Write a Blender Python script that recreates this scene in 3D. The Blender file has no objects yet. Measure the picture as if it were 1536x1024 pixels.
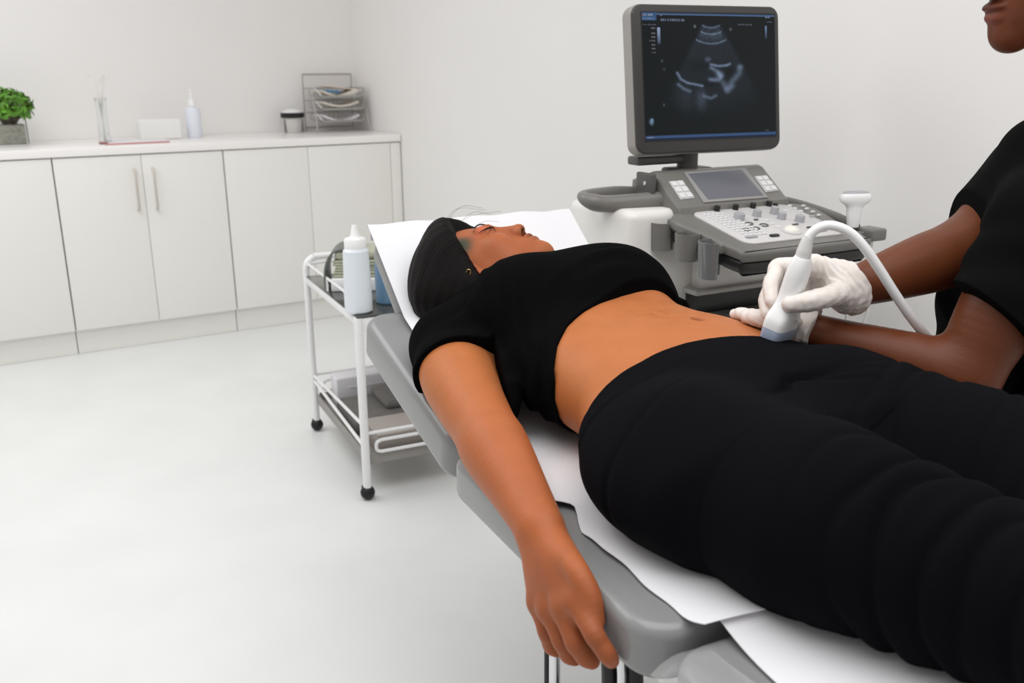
import bpy, bmesh, math, random
import numpy as np
from mathutils import Vector, Matrix, noise

random.seed(7)
SC = bpy.context.scene
COL = SC.collection
R_ = math.radians

# ------------------------------------------------------------------ camera
CF, CH, CP, CR = 1384.0, 1.30, R_(16.2), R_(.45)
cam_d = bpy.data.cameras.new('camera'); cam = bpy.data.objects.new('camera', cam_d); COL.objects.link(cam)
cam_d.sensor_width = 36; cam_d.lens = CF / 1536 * 36; cam_d.clip_start = .02
cam.matrix_world = Matrix.Translation((0, 0, CH)) @ Matrix.Rotation(math.pi / 2 - CP, 4, 'X') @ Matrix.Rotation(-CR, 4, 'Z')
SC.camera = cam
cam_d.dof.use_dof = True; cam_d.dof.focus_distance = 1.6; cam_d.dof.aperture_fstop = 5.6


def ray(px, py):
    x, y = px - 768, py - 512
    c, s = math.cos(CR), math.sin(CR)
    x, y = (c * x - s * y) / CF, (s * x + c * y) / CF
    return Vector((x, math.cos(CP) - y * math.sin(CP), -math.sin(CP) - y * math.cos(CP)))


def at_z(px, py, z):
    d = ray(px, py); return Vector((0, 0, CH)) + d * ((z - CH) / d.z)


def at_y(px, py, y):
    d = ray(px, py); return Vector((0, 0, CH)) + d * (y / d.y)


# ------------------------------------------------------------------ materials
def lin(c):
    return tuple(((v / 255) / 12.92 if v / 255 <= .04045 else ((v / 255 + .055) / 1.055) ** 2.4) for v in c)


MATS = {}


def mat(name, col, rough=.5, metal=0., bump=0., bscale=60., var=0., vscale=6., spec=.5, coat=0., trans=0., alpha=1., sss=0., attr=None, sheen=0., ior=1.45, emit=None, aniso=None):
    if name in MATS: return MATS[name]
    m = bpy.data.materials.new(name); m.use_nodes = True
    nt = m.node_tree; b = nt.nodes['Principled BSDF']; L = nt.links.new
    c = lin(col) + (1,)
    b.inputs['Base Color'].default_value = c
    b.inputs['Roughness'].default_value = rough; b.inputs['Metallic'].default_value = metal
    b.inputs['Specular IOR Level'].default_value = spec; b.inputs['Coat Weight'].default_value = coat
    b.inputs['Transmission Weight'].default_value = trans; b.inputs['Alpha'].default_value = alpha
    b.inputs['IOR'].default_value = ior
    b.inputs['Sheen Weight'].default_value = sheen
    if sss:
        b.inputs['Subsurface Weight'].default_value = sss
        b.inputs['Subsurface Radius'].default_value = (.012, .004, .002); b.inputs['Subsurface Scale'].default_value = 1
    if emit:
        b.inputs['Emission Color'].default_value = lin(emit[0]) + (1,); b.inputs['Emission Strength'].default_value = emit[1]
    tc = nt.nodes.new('ShaderNodeTexCoord')
    src = None
    if attr:
        a = nt.nodes.new('ShaderNodeAttribute'); a.attribute_name = attr; src = a.outputs['Color']
        rr = nt.nodes.new('ShaderNodeMapRange'); rr.inputs[1].default_value = 0; rr.inputs[2].default_value = 1; rr.inputs[3].default_value = .27; rr.inputs[4].default_value = rough
        wa = nt.nodes.new('ShaderNodeAttribute'); wa.attribute_name = 'Dry'; L(wa.outputs['Fac'], rr.inputs[0]); L(rr.outputs[0], b.inputs['Roughness'])      # wet where Dry falls
    if var:
        n = nt.nodes.new('ShaderNodeTexNoise'); n.inputs['Scale'].default_value = vscale; n.inputs['Detail'].default_value = 5
        L(tc.outputs['Object'], n.inputs['Vector'])
        mr = nt.nodes.new('ShaderNodeMapRange'); mr.inputs[1].default_value = .3; mr.inputs[2].default_value = .7
        mr.inputs[3].default_value = 1 - var; mr.inputs[4].default_value = 1 + var
        L(n.outputs['Fac'], mr.inputs[0])
        mx = nt.nodes.new('ShaderNodeMix'); mx.data_type = 'RGBA'; mx.blend_type = 'MULTIPLY'; mx.inputs[0].default_value = 1
        mx.inputs[6].default_value = c
        if src: L(src, mx.inputs[6])
        L(mr.outputs[0], mx.inputs[7]); src = mx.outputs[2]
    if src: L(src, b.inputs['Base Color'])
    if bump:
        n = nt.nodes.new('ShaderNodeTexNoise'); n.inputs['Scale'].default_value = bscale; n.inputs['Detail'].default_value = 4
        if aniso:
            mp = nt.nodes.new('ShaderNodeMapping'); mp.inputs['Scale'].default_value = aniso
            L(tc.outputs['Object'], mp.inputs[0]); L(mp.outputs[0], n.inputs['Vector'])
        else: L(tc.outputs['Object'], n.inputs['Vector'])
        bp = nt.nodes.new('ShaderNodeBump'); bp.inputs['Strength'].default_value = bump; bp.inputs['Distance'].default_value = .004
        L(n.outputs['Fac'], bp.inputs['Height']); L(bp.outputs[0], b.inputs['Normal'])
    MATS[name] = m
    return m


# ------------------------------------------------------------------ objects
def tag(o, label=None, cat=None, group=None, kind=None):
    if label: o['label'] = label
    if cat: o['category'] = cat
    if group: o['group'] = group
    if kind: o['kind'] = kind
    return o


def thing(name, label, cat, loc=(0, 0, 0), rz=0, group=None):
    o = bpy.data.objects.new(name, None); COL.objects.link(o); o.empty_display_size = .05
    o.location = loc; o.rotation_euler = (0, 0, rz)
    return tag(o, label, cat, group)


def mkmesh(name, verts, faces, m, parent=None, sharp=35, loc=None, rz=0):
    me = bpy.data.meshes.new(name)
    me.from_pydata([tuple(v) for v in verts], [], faces); me.validate(); me.update()
    me.polygons.foreach_set('use_smooth', [True] * len(me.polygons))
    if sharp: me.set_sharp_from_angle(angle=R_(sharp))
    o = bpy.data.objects.new(name, me); COL.objects.link(o)
    if isinstance(m, (list, tuple)):
        for q in m: me.materials.append(q)
    else: me.materials.append(m)
    if parent: o.parent = parent
    if loc is not None: o.location = loc; o.rotation_euler = (0, 0, rz)
    return o


def spline(pts, n=8, closed=False):
    """Catmull-Rom through pts"""
    P = [Vector(p) for p in pts]; out = []
    N = len(P)
    for i in range(N if closed else N - 1):
        if closed: p0, p1, p2, p3 = P[(i - 1) % N], P[i], P[(i + 1) % N], P[(i + 2) % N]
        else:
            p1, p2 = P[i], P[i + 1]; p0 = P[i - 1] if i else p1 * 2 - p2; p3 = P[i + 2] if i + 2 < N else p2 * 2 - p1
        for j in range(n):
            t = j / n
            out.append(.5 * ((2 * p1) + (p2 - p0) * t + (2 * p0 - 5 * p1 + 4 * p2 - p3) * t * t + (3 * p1 - p0 - 3 * p2 + p3) * t ** 3))
    if not closed: out.append(P[-1])
    return out


class MB:
    def __init__(s, M=None): s.v = []; s.f = []; s.M = M or Matrix()
    def _add(s, vs, fs, M=None):
        M = s.M @ M if M is not None else s.M
        b = len(s.v); s.v += [M @ Vector(v) for v in vs]; s.f += [tuple(b + i for i in f) for f in fs]
        return s
    def box(s, c, size, bev=0., rot=None, seg=3):
        bm = bmesh.new(); bmesh.ops.create_cube(bm, size=1)
        bmesh.ops.scale(bm, vec=size, verts=bm.verts)
        if bev: bmesh.ops.bevel(bm, geom=bm.edges[:], offset=bev, segments=seg, affect='EDGES', profile=.5)
        bm.verts.index_update()
        vs = [v.co.copy() for v in bm.verts]; fs = [[v.index for v in f.verts] for f in bm.faces]; bm.free()
        return s._add(vs, fs, Matrix.Translation(c) @ (rot.to_4x4() if rot else Matrix()))
    def cyl(s, a, b, r, r2=None, n=20, caps=True):
        a, b = Vector(a), Vector(b); r2 = r if r2 is None else r2
        q = (b - a).to_track_quat('Z', 'Y'); vs = []
        for p, rr in ((a, r), (b, r2)):
            for i in range(n):
                t = 2 * math.pi * i / n; vs.append(p + q @ Vector((rr * math.cos(t), rr * math.sin(t), 0)))
        fs = [(i, (i + 1) % n, n + (i + 1) % n, n + i) for i in range(n)]
        if caps: fs += [tuple(reversed(range(n))), tuple(range(n, 2 * n))]
        return s._add(vs, fs)
    def tube(s, pts, r, n=12, closed=False, caps=True):
        P = [Vector(p) for p in pts]; N = len(P); vs = []
        rad = r if callable(r) else (lambda t: r)
        up = None
        for i, p in enumerate(P):
            if closed: d = (P[(i + 1) % N] - P[i - 1])
            else: d = P[min(i + 1, N - 1)] - P[max(i - 1, 0)]
            d.normalize()
            if up is None:
                up = Vector((0, 0, 1)) if abs(d.z) < .9 else Vector((1, 0, 0))
            up = (up - d * up.dot(d)).normalized(); sd = d.cross(up)
            rr = rad(i / max(1, N - 1))
            for j in range(n):
                t = 2 * math.pi * j / n; vs.append(p + (up * math.cos(t) + sd * math.sin(t)) * rr)
        fs = []
        for i in range(N if closed else N - 1):
            k = (i + 1) % N
            for j in range(n):
                fs.append((i * n + j, i * n + (j + 1) % n, k * n + (j + 1) % n, k * n + j))
        if not closed and caps: fs += [tuple(range(n)), tuple(reversed(range((N - 1) * n, N * n)))]
        fs = [tuple(reversed(f)) for f in fs]
        return s._add(vs, fs)
    def lathe(s, prof, n=28, M=None):
        vs = []; fs = []
        for r, z in prof:
            for i in range(n):
                t = 2 * math.pi * i / n; vs.append((r * math.cos(t), r * math.sin(t), z))
        for k in range(len(prof) - 1):
            for i in range(n):
                fs.append((k * n + i, k * n + (i + 1) % n, (k + 1) * n + (i + 1) % n, (k + 1) * n + i))
        if prof[0][0] > 1e-6: fs.append(tuple(reversed(range(n))))
        if prof[-1][0] > 1e-6: fs.append(tuple(range((len(prof) - 1) * n, len(prof) * n)))
        return s._add(vs, fs, M)
    def prism(s, poly, h0, h1, M=None, bev=0., seg=2):
        """polygon (x,y) extruded in z, edges of both caps bevelled"""
        bm = bmesh.new(); vv = [bm.verts.new((x, y, h0)) for x, y in poly]
        f = bm.faces.new(vv); bm.normal_update()
        e = bmesh.ops.extrude_face_region(bm, geom=[f]); nv = [g for g in e['geom'] if isinstance(g, bmesh.types.BMVert)]
        bmesh.ops.translate(bm, vec=(0, 0, h1 - h0), verts=nv)
        bmesh.ops.recalc_face_normals(bm, faces=bm.faces[:])
        if bev:
            ed = [x for x in bm.edges if abs(x.verts[0].co.z - x.verts[1].co.z) < 1e-7]
            bmesh.ops.bevel(bm, geom=ed, offset=bev, segments=seg, affect='EDGES', profile=.5)
        bm.verts.index_update()
        vs = [v.co.copy() for v in bm.verts]; fs = [[v.index for v in f.verts] for f in bm.faces]; bm.free()
        return s._add(vs, fs, M)
    def grid(s, fn, nu, nv, closed_u=False, flip=False):
        vs = [fn(i / (nu if closed_u else nu - 1), j / (nv - 1)) for i in range(nu) for j in range(nv)]
        fs = []
        for i in range(nu if closed_u else nu - 1):
            k = (i + 1) % nu
            for j in range(nv - 1):
                q = (i * nv + j, k * nv + j, k * nv + j + 1, i * nv + j + 1); fs.append(tuple(reversed(q)) if flip else q)
        return s._add(vs, fs)
    def sheet(s, fn, nu, nv, th):
        """a thin sheet fn(u,v), given thickness downward along -z"""
        top = [Vector(fn(i / (nu - 1), j / (nv - 1))) for i in range(nu) for j in range(nv)]
        n = nu * nv; vs = top + [p - Vector((0, 0, th)) for p in top]; fs = []
        I = lambda i, j: i * nv + j
        for i in range(nu - 1):
            for j in range(nv - 1):
                fs.append((I(i, j), I(i + 1, j), I(i + 1, j + 1), I(i, j + 1)))
                fs.append((n + I(i, j), n + I(i, j + 1), n + I(i + 1, j + 1), n + I(i + 1, j)))
        rim = [I(i, 0) for i in range(nu)] + [I(nu - 1, j) for j in range(1, nv)] + [I(i, nv - 1) for i in range(nu - 2, -1, -1)] + [I(0, j) for j in range(nv - 2, 0, -1)]
        for a, b in zip(rim, rim[1:] + rim[:1]): fs.append((b, a, n + a, n + b))
        return s._add(vs, fs)
    def build(s, name, m, parent=None, sharp=35, **k): return mkmesh(name, s.v, s.f, m, parent, sharp, **k)


def rrect(w, h, r, n=6, cx=0, cy=0):
    out = []
    for sx, sy, a0 in ((1, 1, 0), (-1, 1, 90), (-1, -1, 180), (1, -1, 270)):
        for i in range(n + 1):
            a = R_(a0 + 90 * i / n); out.append((cx + sx * (w / 2 - r) + r * math.cos(a), cy + sy * (h / 2 - r) + r * math.sin(a)))
    return out


# ------------------------------------------------------------------ sculpting: signed distance fields -> one closed mesh
F32 = np.float32
V3 = lambda *a: np.array(a, F32)


def nrm(v): v = np.asarray(v, F32); return v / np.linalg.norm(v)


def smin(a, b, k):
    if k <= 0: return np.minimum(a, b)
    h = np.clip(.5 + .5 * (b - a) / k, 0, 1); return b + (a - b) * h - k * h * (1 - h)


class Sdf:
    def __init__(s): s.ops = []; s.post = []
    def _op(s, op, f, lo, hi, k):
        s.ops.append((op, f, np.asarray(lo, F32) - k - .012, np.asarray(hi, F32) + k + .012, k)); return s
    def cone(s, a, b, ra, rb, k=.02, op='u', flat=None, ff=1.):
        a = np.asarray(a, F32); b = np.asarray(b, F32); ab = b - a; L2 = float(ab @ ab) + 1e-12
        fl = nrm(flat) if flat is not None else None
        def f(P):
            q = P - a; h = np.clip((q @ ab) / L2, 0, 1); q = q - h[:, None] * ab
            if fl is not None: q = q + (q @ fl)[:, None] * fl * (1 / ff - 1)
            d = np.sqrt((q * q).sum(1)) - (ra + (rb - ra) * h)
            return d * (min(1, ff) if fl is not None else 1)
        m = max(ra, rb) * max(1, ff)
        return s._op(op, f, np.minimum(a, b) - m, np.maximum(a, b) + m, k)
    def chain(s, pts, rs, k=.02, op='u', flat=None, ff=1.):
        for i in range(len(pts) - 1):
            s.cone(pts[i], pts[i + 1], rs[i], rs[i + 1], k, op, flat, ff)
        return s
    def limb(s, pts, rs, k=.02, op='u', n=5):
        """smooth tapering limb through joints"""
        Q = catmull_pts([list(map(float, p)) + [float(r)] for p, r in zip(pts, rs)], n)
        segs = [(Q[i, :3], Q[i + 1, :3] - Q[i, :3], Q[i, 3], Q[i + 1, 3]) for i in range(len(Q) - 1)]
        def f(P):
            d = np.full(len(P), 9., F32)
            for a, ab, ra, rb in segs:
                q = P - a; h = np.clip((q @ ab) / float(ab @ ab + 1e-12), 0, 1); q = q - h[:, None] * ab
                d = np.minimum(d, np.sqrt((q * q).sum(1)) - (ra + (rb - ra) * h))
            return d
        m = Q[:, 3].max()
        return s._op(op, f, Q[:, :3].min(0) - m, Q[:, :3].max(0) + m, k)
    def ell(s, c, r, R=None, k=.02, op='u'):
        c = np.asarray(c, F32); r = np.asarray(r, F32); R = None if R is None else np.asarray(R, F32); m = float(r.min())
        def f(P):
            q = P - c
            if R is not None: q = q @ R
            k0 = np.sqrt(((q / r) ** 2).sum(1)); k1 = np.sqrt(((q / (r * r)) ** 2).sum(1))
            return np.where(k0 < .05, (k0 - 1) * m, k0 * (k0 - 1) / np.maximum(k1, 1e-9))
        M = float(r.max()) if R is not None else r
        return s._op(op, f, c - M, c + M, k)
    def loft(s, tab, p=2.3, k=.02, op='u', cap=.02, bumps=None, off=0.):
        """sections along x: rows (x, yc, w, zc, up, down)"""
        tab = np.asarray(tab, F32); xs = tab[:, 0]
        def f(P):
            x = np.clip(P[:, 0], xs[0], xs[-1]); g = lambda i: np.interp(x, xs, tab[:, i]).astype(F32)
            w = g(2) + off; up = g(4) + off; dn = g(5) + off
            y = np.abs((P[:, 1] - g(1)) / w); z = P[:, 2] - g(3); z = np.where(z > 0, z / up, -z / dn)
            e = (y ** p + z ** p + 1e-9) ** (1 / p)
            d = (e - 1) * np.minimum(w, np.minimum(up, dn) * 1.2)
            ex = np.maximum(xs[0] - P[:, 0], P[:, 0] - xs[-1])
            return -smin(-d, -ex, cap) if cap else np.maximum(d, ex)
        W = tab[:, 2].max() + off
        lo = [xs[0], (tab[:, 1] - tab[:, 2]).min() - off, (tab[:, 3] - tab[:, 5]).min() - off]
        hi = [xs[-1], (tab[:, 1] + tab[:, 2]).max() + off, (tab[:, 3] + tab[:, 4]).max() + off]
        return s._op(op, f, lo, hi, k)
    def fn(s, f, lo, hi, k=.0, op='i'): return s._op(op, f, lo, hi, k)
    def __call__(s, P, lo=None, hi=None):
        d = np.full(len(P), .5, F32)
        for op, f, a, b, k in s.ops:
            if op == 'i':
                e = f(P).astype(F32); d = -smin(-d, -e, k); continue
            if op == 'd':
                d = d + f(P).astype(F32); continue
            if lo is not None and (np.any(lo > b) or np.any(hi < a)): continue
            e = f(P).astype(F32)
            d = smin(d, e, k) if op == 'u' else -smin(-d, e, k)
        return d


def catmull_pts(tab, n=5):
    out = []; tab = [np.array(r, float) for r in tab]
    for i in range(len(tab) - 1):
        p1, p2 = tab[i], tab[i + 1]; p0 = tab[i - 1] if i else 2 * p1 - p2; p3 = tab[i + 2] if i + 2 < len(tab) else 2 * p2 - p1
        for j in range(n):
            t = j / n; out.append(.5 * ((2 * p1) + (p2 - p0) * t + (2 * p0 - 5 * p1 + 4 * p2 - p3) * t * t + (3 * p1 - p0 - 3 * p2 + p3) * t ** 3))
    out.append(tab[-1]); return np.array(out, F32)


def catmull_rows(tab, n=6):
    """smooth a section table"""
    tab = [list(r) for r in tab]; out = []
    for i in range(len(tab) - 1):
        p1, p2 = np.array(tab[i]), np.array(tab[i + 1]); p0 = np.array(tab[i - 1]) if i else 2 * p1 - p2; p3 = np.array(tab[i + 2]) if i + 2 < len(tab) else 2 * p2 - p1
        for j in range(n):
            t = j / n; out.append(.5 * ((2 * p1) + (p2 - p0) * t + (2 * p0 - 5 * p1 + 4 * p2 - p3) * t * t + (3 * p1 - p0 - 3 * p2 + p3) * t ** 3))
    out.append(np.array(tab[-1], float)); out = np.array(out, F32)
    out[:, 0] = np.maximum.accumulate(out[:, 0] + np.arange(len(out)) * 1e-6); return out


def sculpt(name, f, lo, hi, h, m, parent, color=None, sharp=0, B=8, proj=1, relax=None):
    lo = np.asarray(lo, F32); hi = np.asarray(hi, F32)
    nb = np.ceil((hi - lo) / (h * B)).astype(int); n = nb * B + 1
    I = np.stack(np.meshgrid(*[np.arange(q) for q in nb], indexing='ij'), -1).reshape(-1, 3)
    ctr = lo + (I * B + B / 2).astype(F32) * F32(h)
    dc = np.concatenate([f(ctr[i:i + 60000]) for i in range(0, len(ctr), 60000)])
    D = np.repeat(np.repeat(np.repeat(dc.reshape(nb), B, 0), B, 1), B, 2)
    D = np.pad(D, ((0, 1),) * 3, mode='edge')
    keep = np.abs(dc) < h * B * .87 * 1.5 + .012
    K = I[keep]
    g = np.stack(np.meshgrid(*[np.arange(B + 1)] * 3, indexing='ij'), -1).reshape(-1, 3)
    CH_ = 48
    for i in range(0, len(K), CH_):
        kk = K[i:i + CH_]
        G = (kk[:, None, :] * B + g[None]).reshape(-1, 3)
        P = lo + G.astype(F32) * F32(h)
        D[G[:, 0], G[:, 1], G[:, 2]] = f(P, P.min(0), P.max(0))
    S = D < 0
    c = np.zeros(np.array(S.shape) - 1, np.int8)
    for a in (0, 1):
        for b in (0, 1):
            for e in (0, 1): c += S[a:S.shape[0] - 1 + a, b:S.shape[1] - 1 + b, e:S.shape[2] - 1 + e]
    act = np.argwhere((c > 0) & (c < 8))
    vid = np.full(c.shape, -1, np.int32); vid[tuple(act.T)] = np.arange(len(act))
    corner = {}
    for a in (0, 1):
        for b in (0, 1):
            for e in (0, 1): corner[a, b, e] = D[act[:, 0] + a, act[:, 1] + b, act[:, 2] + e]
    acc = np.zeros((len(act), 3), F32); cnt = np.zeros(len(act), F32)
    for p in corner:
        for ax in range(3):
            if p[ax]: continue
            q = list(p); q[ax] = 1; va, vb = corner[p], corner[tuple(q)]
            cr = (va < 0) != (vb < 0); t = np.where(cr, va / np.where(cr, va - vb, 1), 0)
            pt = np.tile(np.array(p, F32), (len(act), 1)); pt[:, ax] = t
            acc += pt * cr[:, None]; cnt += cr
    V = lo + (act + acc / np.maximum(cnt, 1)[:, None]).astype(F32) * F32(h)
    Q = []
    for ax in range(3):
        o1, o2 = (ax + 1) % 3, (ax + 2) % 3
        s0 = [slice(None)] * 3; s1 = [slice(None)] * 3; s0[ax] = slice(0, -1); s1[ax] = slice(1, None)
        for sl in (s0, s1): sl[o1] = slice(1, -1); sl[o2] = slice(1, -1)
        A, Bq = S[tuple(s0)], S[tuple(s1)]
        w = np.argwhere(A != Bq); ins = A[tuple(w.T)]
        base = w.copy(); base[:, o1] += 1; base[:, o2] += 1
        def cell(d1, d2):
            x = base.copy(); x[:, o1] += d1; x[:, o2] += d2; return vid[tuple(x.T)]
        q = np.stack([cell(-1, -1), cell(0, -1), cell(0, 0), cell(-1, 0)], 1)
        q[~ins] = q[~ins][:, ::-1]; Q.append(q)
    Q = np.concatenate(Q); Q = Q[(Q >= 0).all(1)]
    for _ in range(proj):
        Vn = V.copy(); e = F32(h * .4)
        for i in range(0, len(V), 4000):
            P = V[i:i + 4000]; a_, b_ = P.min(0) - .01, P.max(0) + .01
            d0 = f(P, a_, b_); gr = np.stack([f(P + np.eye(3, dtype=F32)[ax] * e, a_, b_) - d0 for ax in range(3)], 1) / e
            gg = np.maximum((gr * gr).sum(1), .15); st = np.clip(d0 / gg, -h * .6, h * .6)
            Vn[i:i + 4000] = P - gr * st[:, None]
        V = Vn
    if relax:      # even out faceting of long smooth limbs; relax = (rounds, weight of each vertex)
        wv = (relax[1](V) * .5)[:, None].astype(F32); a_ = np.concatenate([Q[:, i] for i in range(4)]); b_ = np.concatenate([Q[:, (i + 1) % 4] for i in range(4)])
        deg = np.maximum(np.bincount(a_, minlength=len(V)), 1).astype(F32)[:, None]
        for _ in range(relax[0]):
            for sgn in (1, -1.04):
                L_ = np.stack([np.bincount(a_, weights=V[b_, i], minlength=len(V)) for i in range(3)], 1).astype(F32) / deg - V
                V = V + L_ * wv * F32(sgn)
    me = bpy.data.meshes.new(name)
    me.vertices.add(len(V)); me.vertices.foreach_set('co', V.ravel())
    me.loops.add(Q.size); me.loops.foreach_set('vertex_index', Q.ravel().astype(np.int32))
    me.polygons.add(len(Q)); me.polygons.foreach_set('loop_start', np.arange(0, Q.size, 4, dtype=np.int32))
    me.polygons.foreach_set('use_smooth', np.ones(len(Q), bool))
    me.update(calc_edges=True)
    if color is not None:
        C = np.ones((len(V), 4), F32); cc = color(V); C[:, :3] = cc[:, :3]
        dr = me.attributes.new('Dry', 'FLOAT', 'POINT'); dr.data.foreach_set('value', (cc[:, 3] if cc.shape[1] > 3 else np.ones(len(V), F32)).astype(F32))
        a = me.color_attributes.new('Col', 'FLOAT_COLOR', 'POINT'); a.data.foreach_set('color', C.ravel())
    if sharp: me.set_sharp_from_angle(angle=R_(sharp))
    me.materials.append(m)
    o = bpy.data.objects.new(name, me); COL.objects.link(o)
    if parent: o.parent = parent
    return o


def sstep(x, a, b):
    t = np.clip((x - a) / (b - a), 0, 1); return t * t * (3 - 2 * t)
# ------------------------------------------------------------------ room
YA = R_(31.2)
RU = Vector((math.cos(YA), math.sin(YA), 0)); RN = Vector((math.sin(YA), -math.cos(YA), 0))
RA = Vector((-2.407, 4.138, 0))


def room(u, v, z=0): return RA + RU * u + RN * v + Vector((0, 0, z))


m_wall = mat('wall_paint', (240, 238, 236), .75, bump=.04, bscale=180, var=.01, vscale=1.5)
m_floor = mat('floor_resin', (233, 234, 233), .3, bump=.05, bscale=14, var=.025, vscale=3.2, spec=.4)
m_cab = mat('cabinet_white', (236, 235, 230), .35, spec=.4)
m_top = mat('worktop_white', (246, 243, 241), .25)
m_chrome = mat('brushed_metal', (205, 198, 191), .5, .55)


def floor_marks():
    nt = m_floor.node_tree; b = nt.nodes['Principled BSDF']; L = nt.links.new
    src = b.inputs['Base Color'].links[0].from_socket
    tc = nt.nodes.new('ShaderNodeTexCoord'); n = nt.nodes.new('ShaderNodeTexNoise'); n.inputs['Scale'].default_value = 5.5; n.inputs['Detail'].default_value = 9; n.inputs['Roughness'].default_value = .7; n.inputs['Distortion'].default_value = 1.2
    L(tc.outputs['Object'], n.inputs['Vector'])
    mr = nt.nodes.new('ShaderNodeMapRange'); mr.inputs[1].default_value = .66; mr.inputs[2].default_value = .74; mr.inputs[3].default_value = 0; mr.inputs[4].default_value = .35
    L(n.outputs['Fac'], mr.inputs[0])
    mx = nt.nodes.new('ShaderNodeMix'); mx.data_type = 'RGBA'; mx.inputs[7].default_value = lin((205, 203, 199)) + (1,)
    L(mr.outputs[0], mx.inputs[0]); L(src, mx.inputs[6]); L(mx.outputs[2], b.inputs['Base Color'])


floor_marks()
BV, RUX = -.60, 2.087   # back wall plane (v) and right wall plane (u)


def slab(name, a, b, z0, z1, th, side, m):
    """a wall slab between two room (u,v) points, thickness to one side"""
    p, q = room(*a), room(*b); d = (q - p).normalized(); nn = Vector((d.y, -d.x, 0)) * side * th
    vs = [p + Vector((0, 0, z0)), q + Vector((0, 0, z0)), q + nn + Vector((0, 0, z0)), p + nn + Vector((0, 0, z0))]
    vs += [v + Vector((0, 0, z1 - z0)) for v in vs]
    fs = [(0, 3, 2, 1), (4, 5, 6, 7), (0, 1, 5, 4), (1, 2, 6, 5), (2, 3, 7, 6), (3, 0, 4, 7)]
    if side < 0: fs = [tuple(reversed(f)) for f in fs]
    return tag(mkmesh(name, vs, fs, m), kind='structure')


slab('wall_back', (-2.2, BV), (RUX + .12, BV), -.1, 2.75, .12, -1, m_wall)
slab('wall_right', (RUX, BV), (RUX, 6.6), -.1, 2.75, .12, -1, m_wall)
p = [room(-2.2, BV), room(RUX, BV), room(RUX, 6.6), room(-2.2, 6.6)]
tag(mkmesh('floor', p + [q - Vector((0, 0, .1)) for q in p], [(3, 2, 1, 0), (4, 5, 6, 7), (0, 1, 5, 4), (1, 2, 6, 5), (2, 3, 7, 6), (3, 0, 4, 7)], m_floor), kind='structure')

# ------------------------------------------------------------------ base cabinets
CT = .985   # worktop height


def room_thing(name, label, cat, u, v, z=0, group=None):
    return thing(name, label, cat, room(u, v, z), YA, group)   # local x = u, local -y = v


def cabinet(u0, u1, splits, handles, label, filler=None):
    t = room_thing('base_cabinet', label, 'cabinet', u0, .04, 0, 'white base cabinets along the back wall')
    w = u1 - u0
    MB().box((w / 2, .31, .5315), (w - .001, .566, .827), .001).build('body', m_cab, t)
    MB().box((w / 2, .05, .06), (w, .02, .118), 0).build('plinth', m_cab, t)
    for a, b in zip(splits[:-1], splits[1:]):
        d = MB().box(((a + b) / 2 - u0, .012, .5325), (b - a - .0022, .02, .815), .001).build('door', m_cab, t)
        for hu, sd in handles:
            if a < hu < b:
                h = MB(); x = hu - u0
                h.tube([(x, .004, .68), (x, -.022, .682), (x, -.028, .69), (x, -.028, .865), (x, -.022, .873), (x, .004, .875)], .0055, 8)
                h.build('handle', m_chrome, d)
    if filler: MB().box(((filler + u1) / 2 - u0, .012, .5325), (u1 - filler - .004, .02, .815), .002).build('filler_panel', m_cab, t)
    return t


cabinet(-.44, .338, (-.44, -.05, .338), (), 'white base cabinet at the left edge of the photo, below the potted plant')
cabinet(.342, 1.112, (.342, .7255, 1.112), ((.688, 0), (.772, 0)), 'white base cabinet with two upright bar handles on its pair of doors')
cabinet(1.116, 2.083, (1.116, 1.552, 2.02), (), 'white handleless base cabinet in the corner, partly behind the trolley', 2.02)
t = room_thing('worktop', 'long white worktop running over the base cabinets to the corner', 'worktop', -.5, .05)
MB().box((1.29, .325, .965), (2.585, .642, .039), .003).build('slab', m_top, t)

# ------------------------------------------------------------------ things on the worktop
m_leaf = mat('leaf_green', (92, 146, 42), .45, var=.5, vscale=25)
m_glass = mat('clear_glass', (250, 252, 252), .03, trans=1., ior=1.3, spec=.4)
m_wh = mat('white_plastic', (243, 243, 243), .35)
m_whm = mat('white_matt', (240, 240, 238), .7)
m_red = mat('red_board', (205, 120, 118), .6)
m_stone = mat('pebble_grey', (175, 172, 160), .8, var=.2, vscale=60)
m_black = mat('black_plastic', (26, 26, 28), .35)
m_paper = mat('paper_white', (230, 229, 232), .8, bump=.03, bscale=90)
m_stem = mat('stem_brown', (96, 82, 50), .7)

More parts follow.
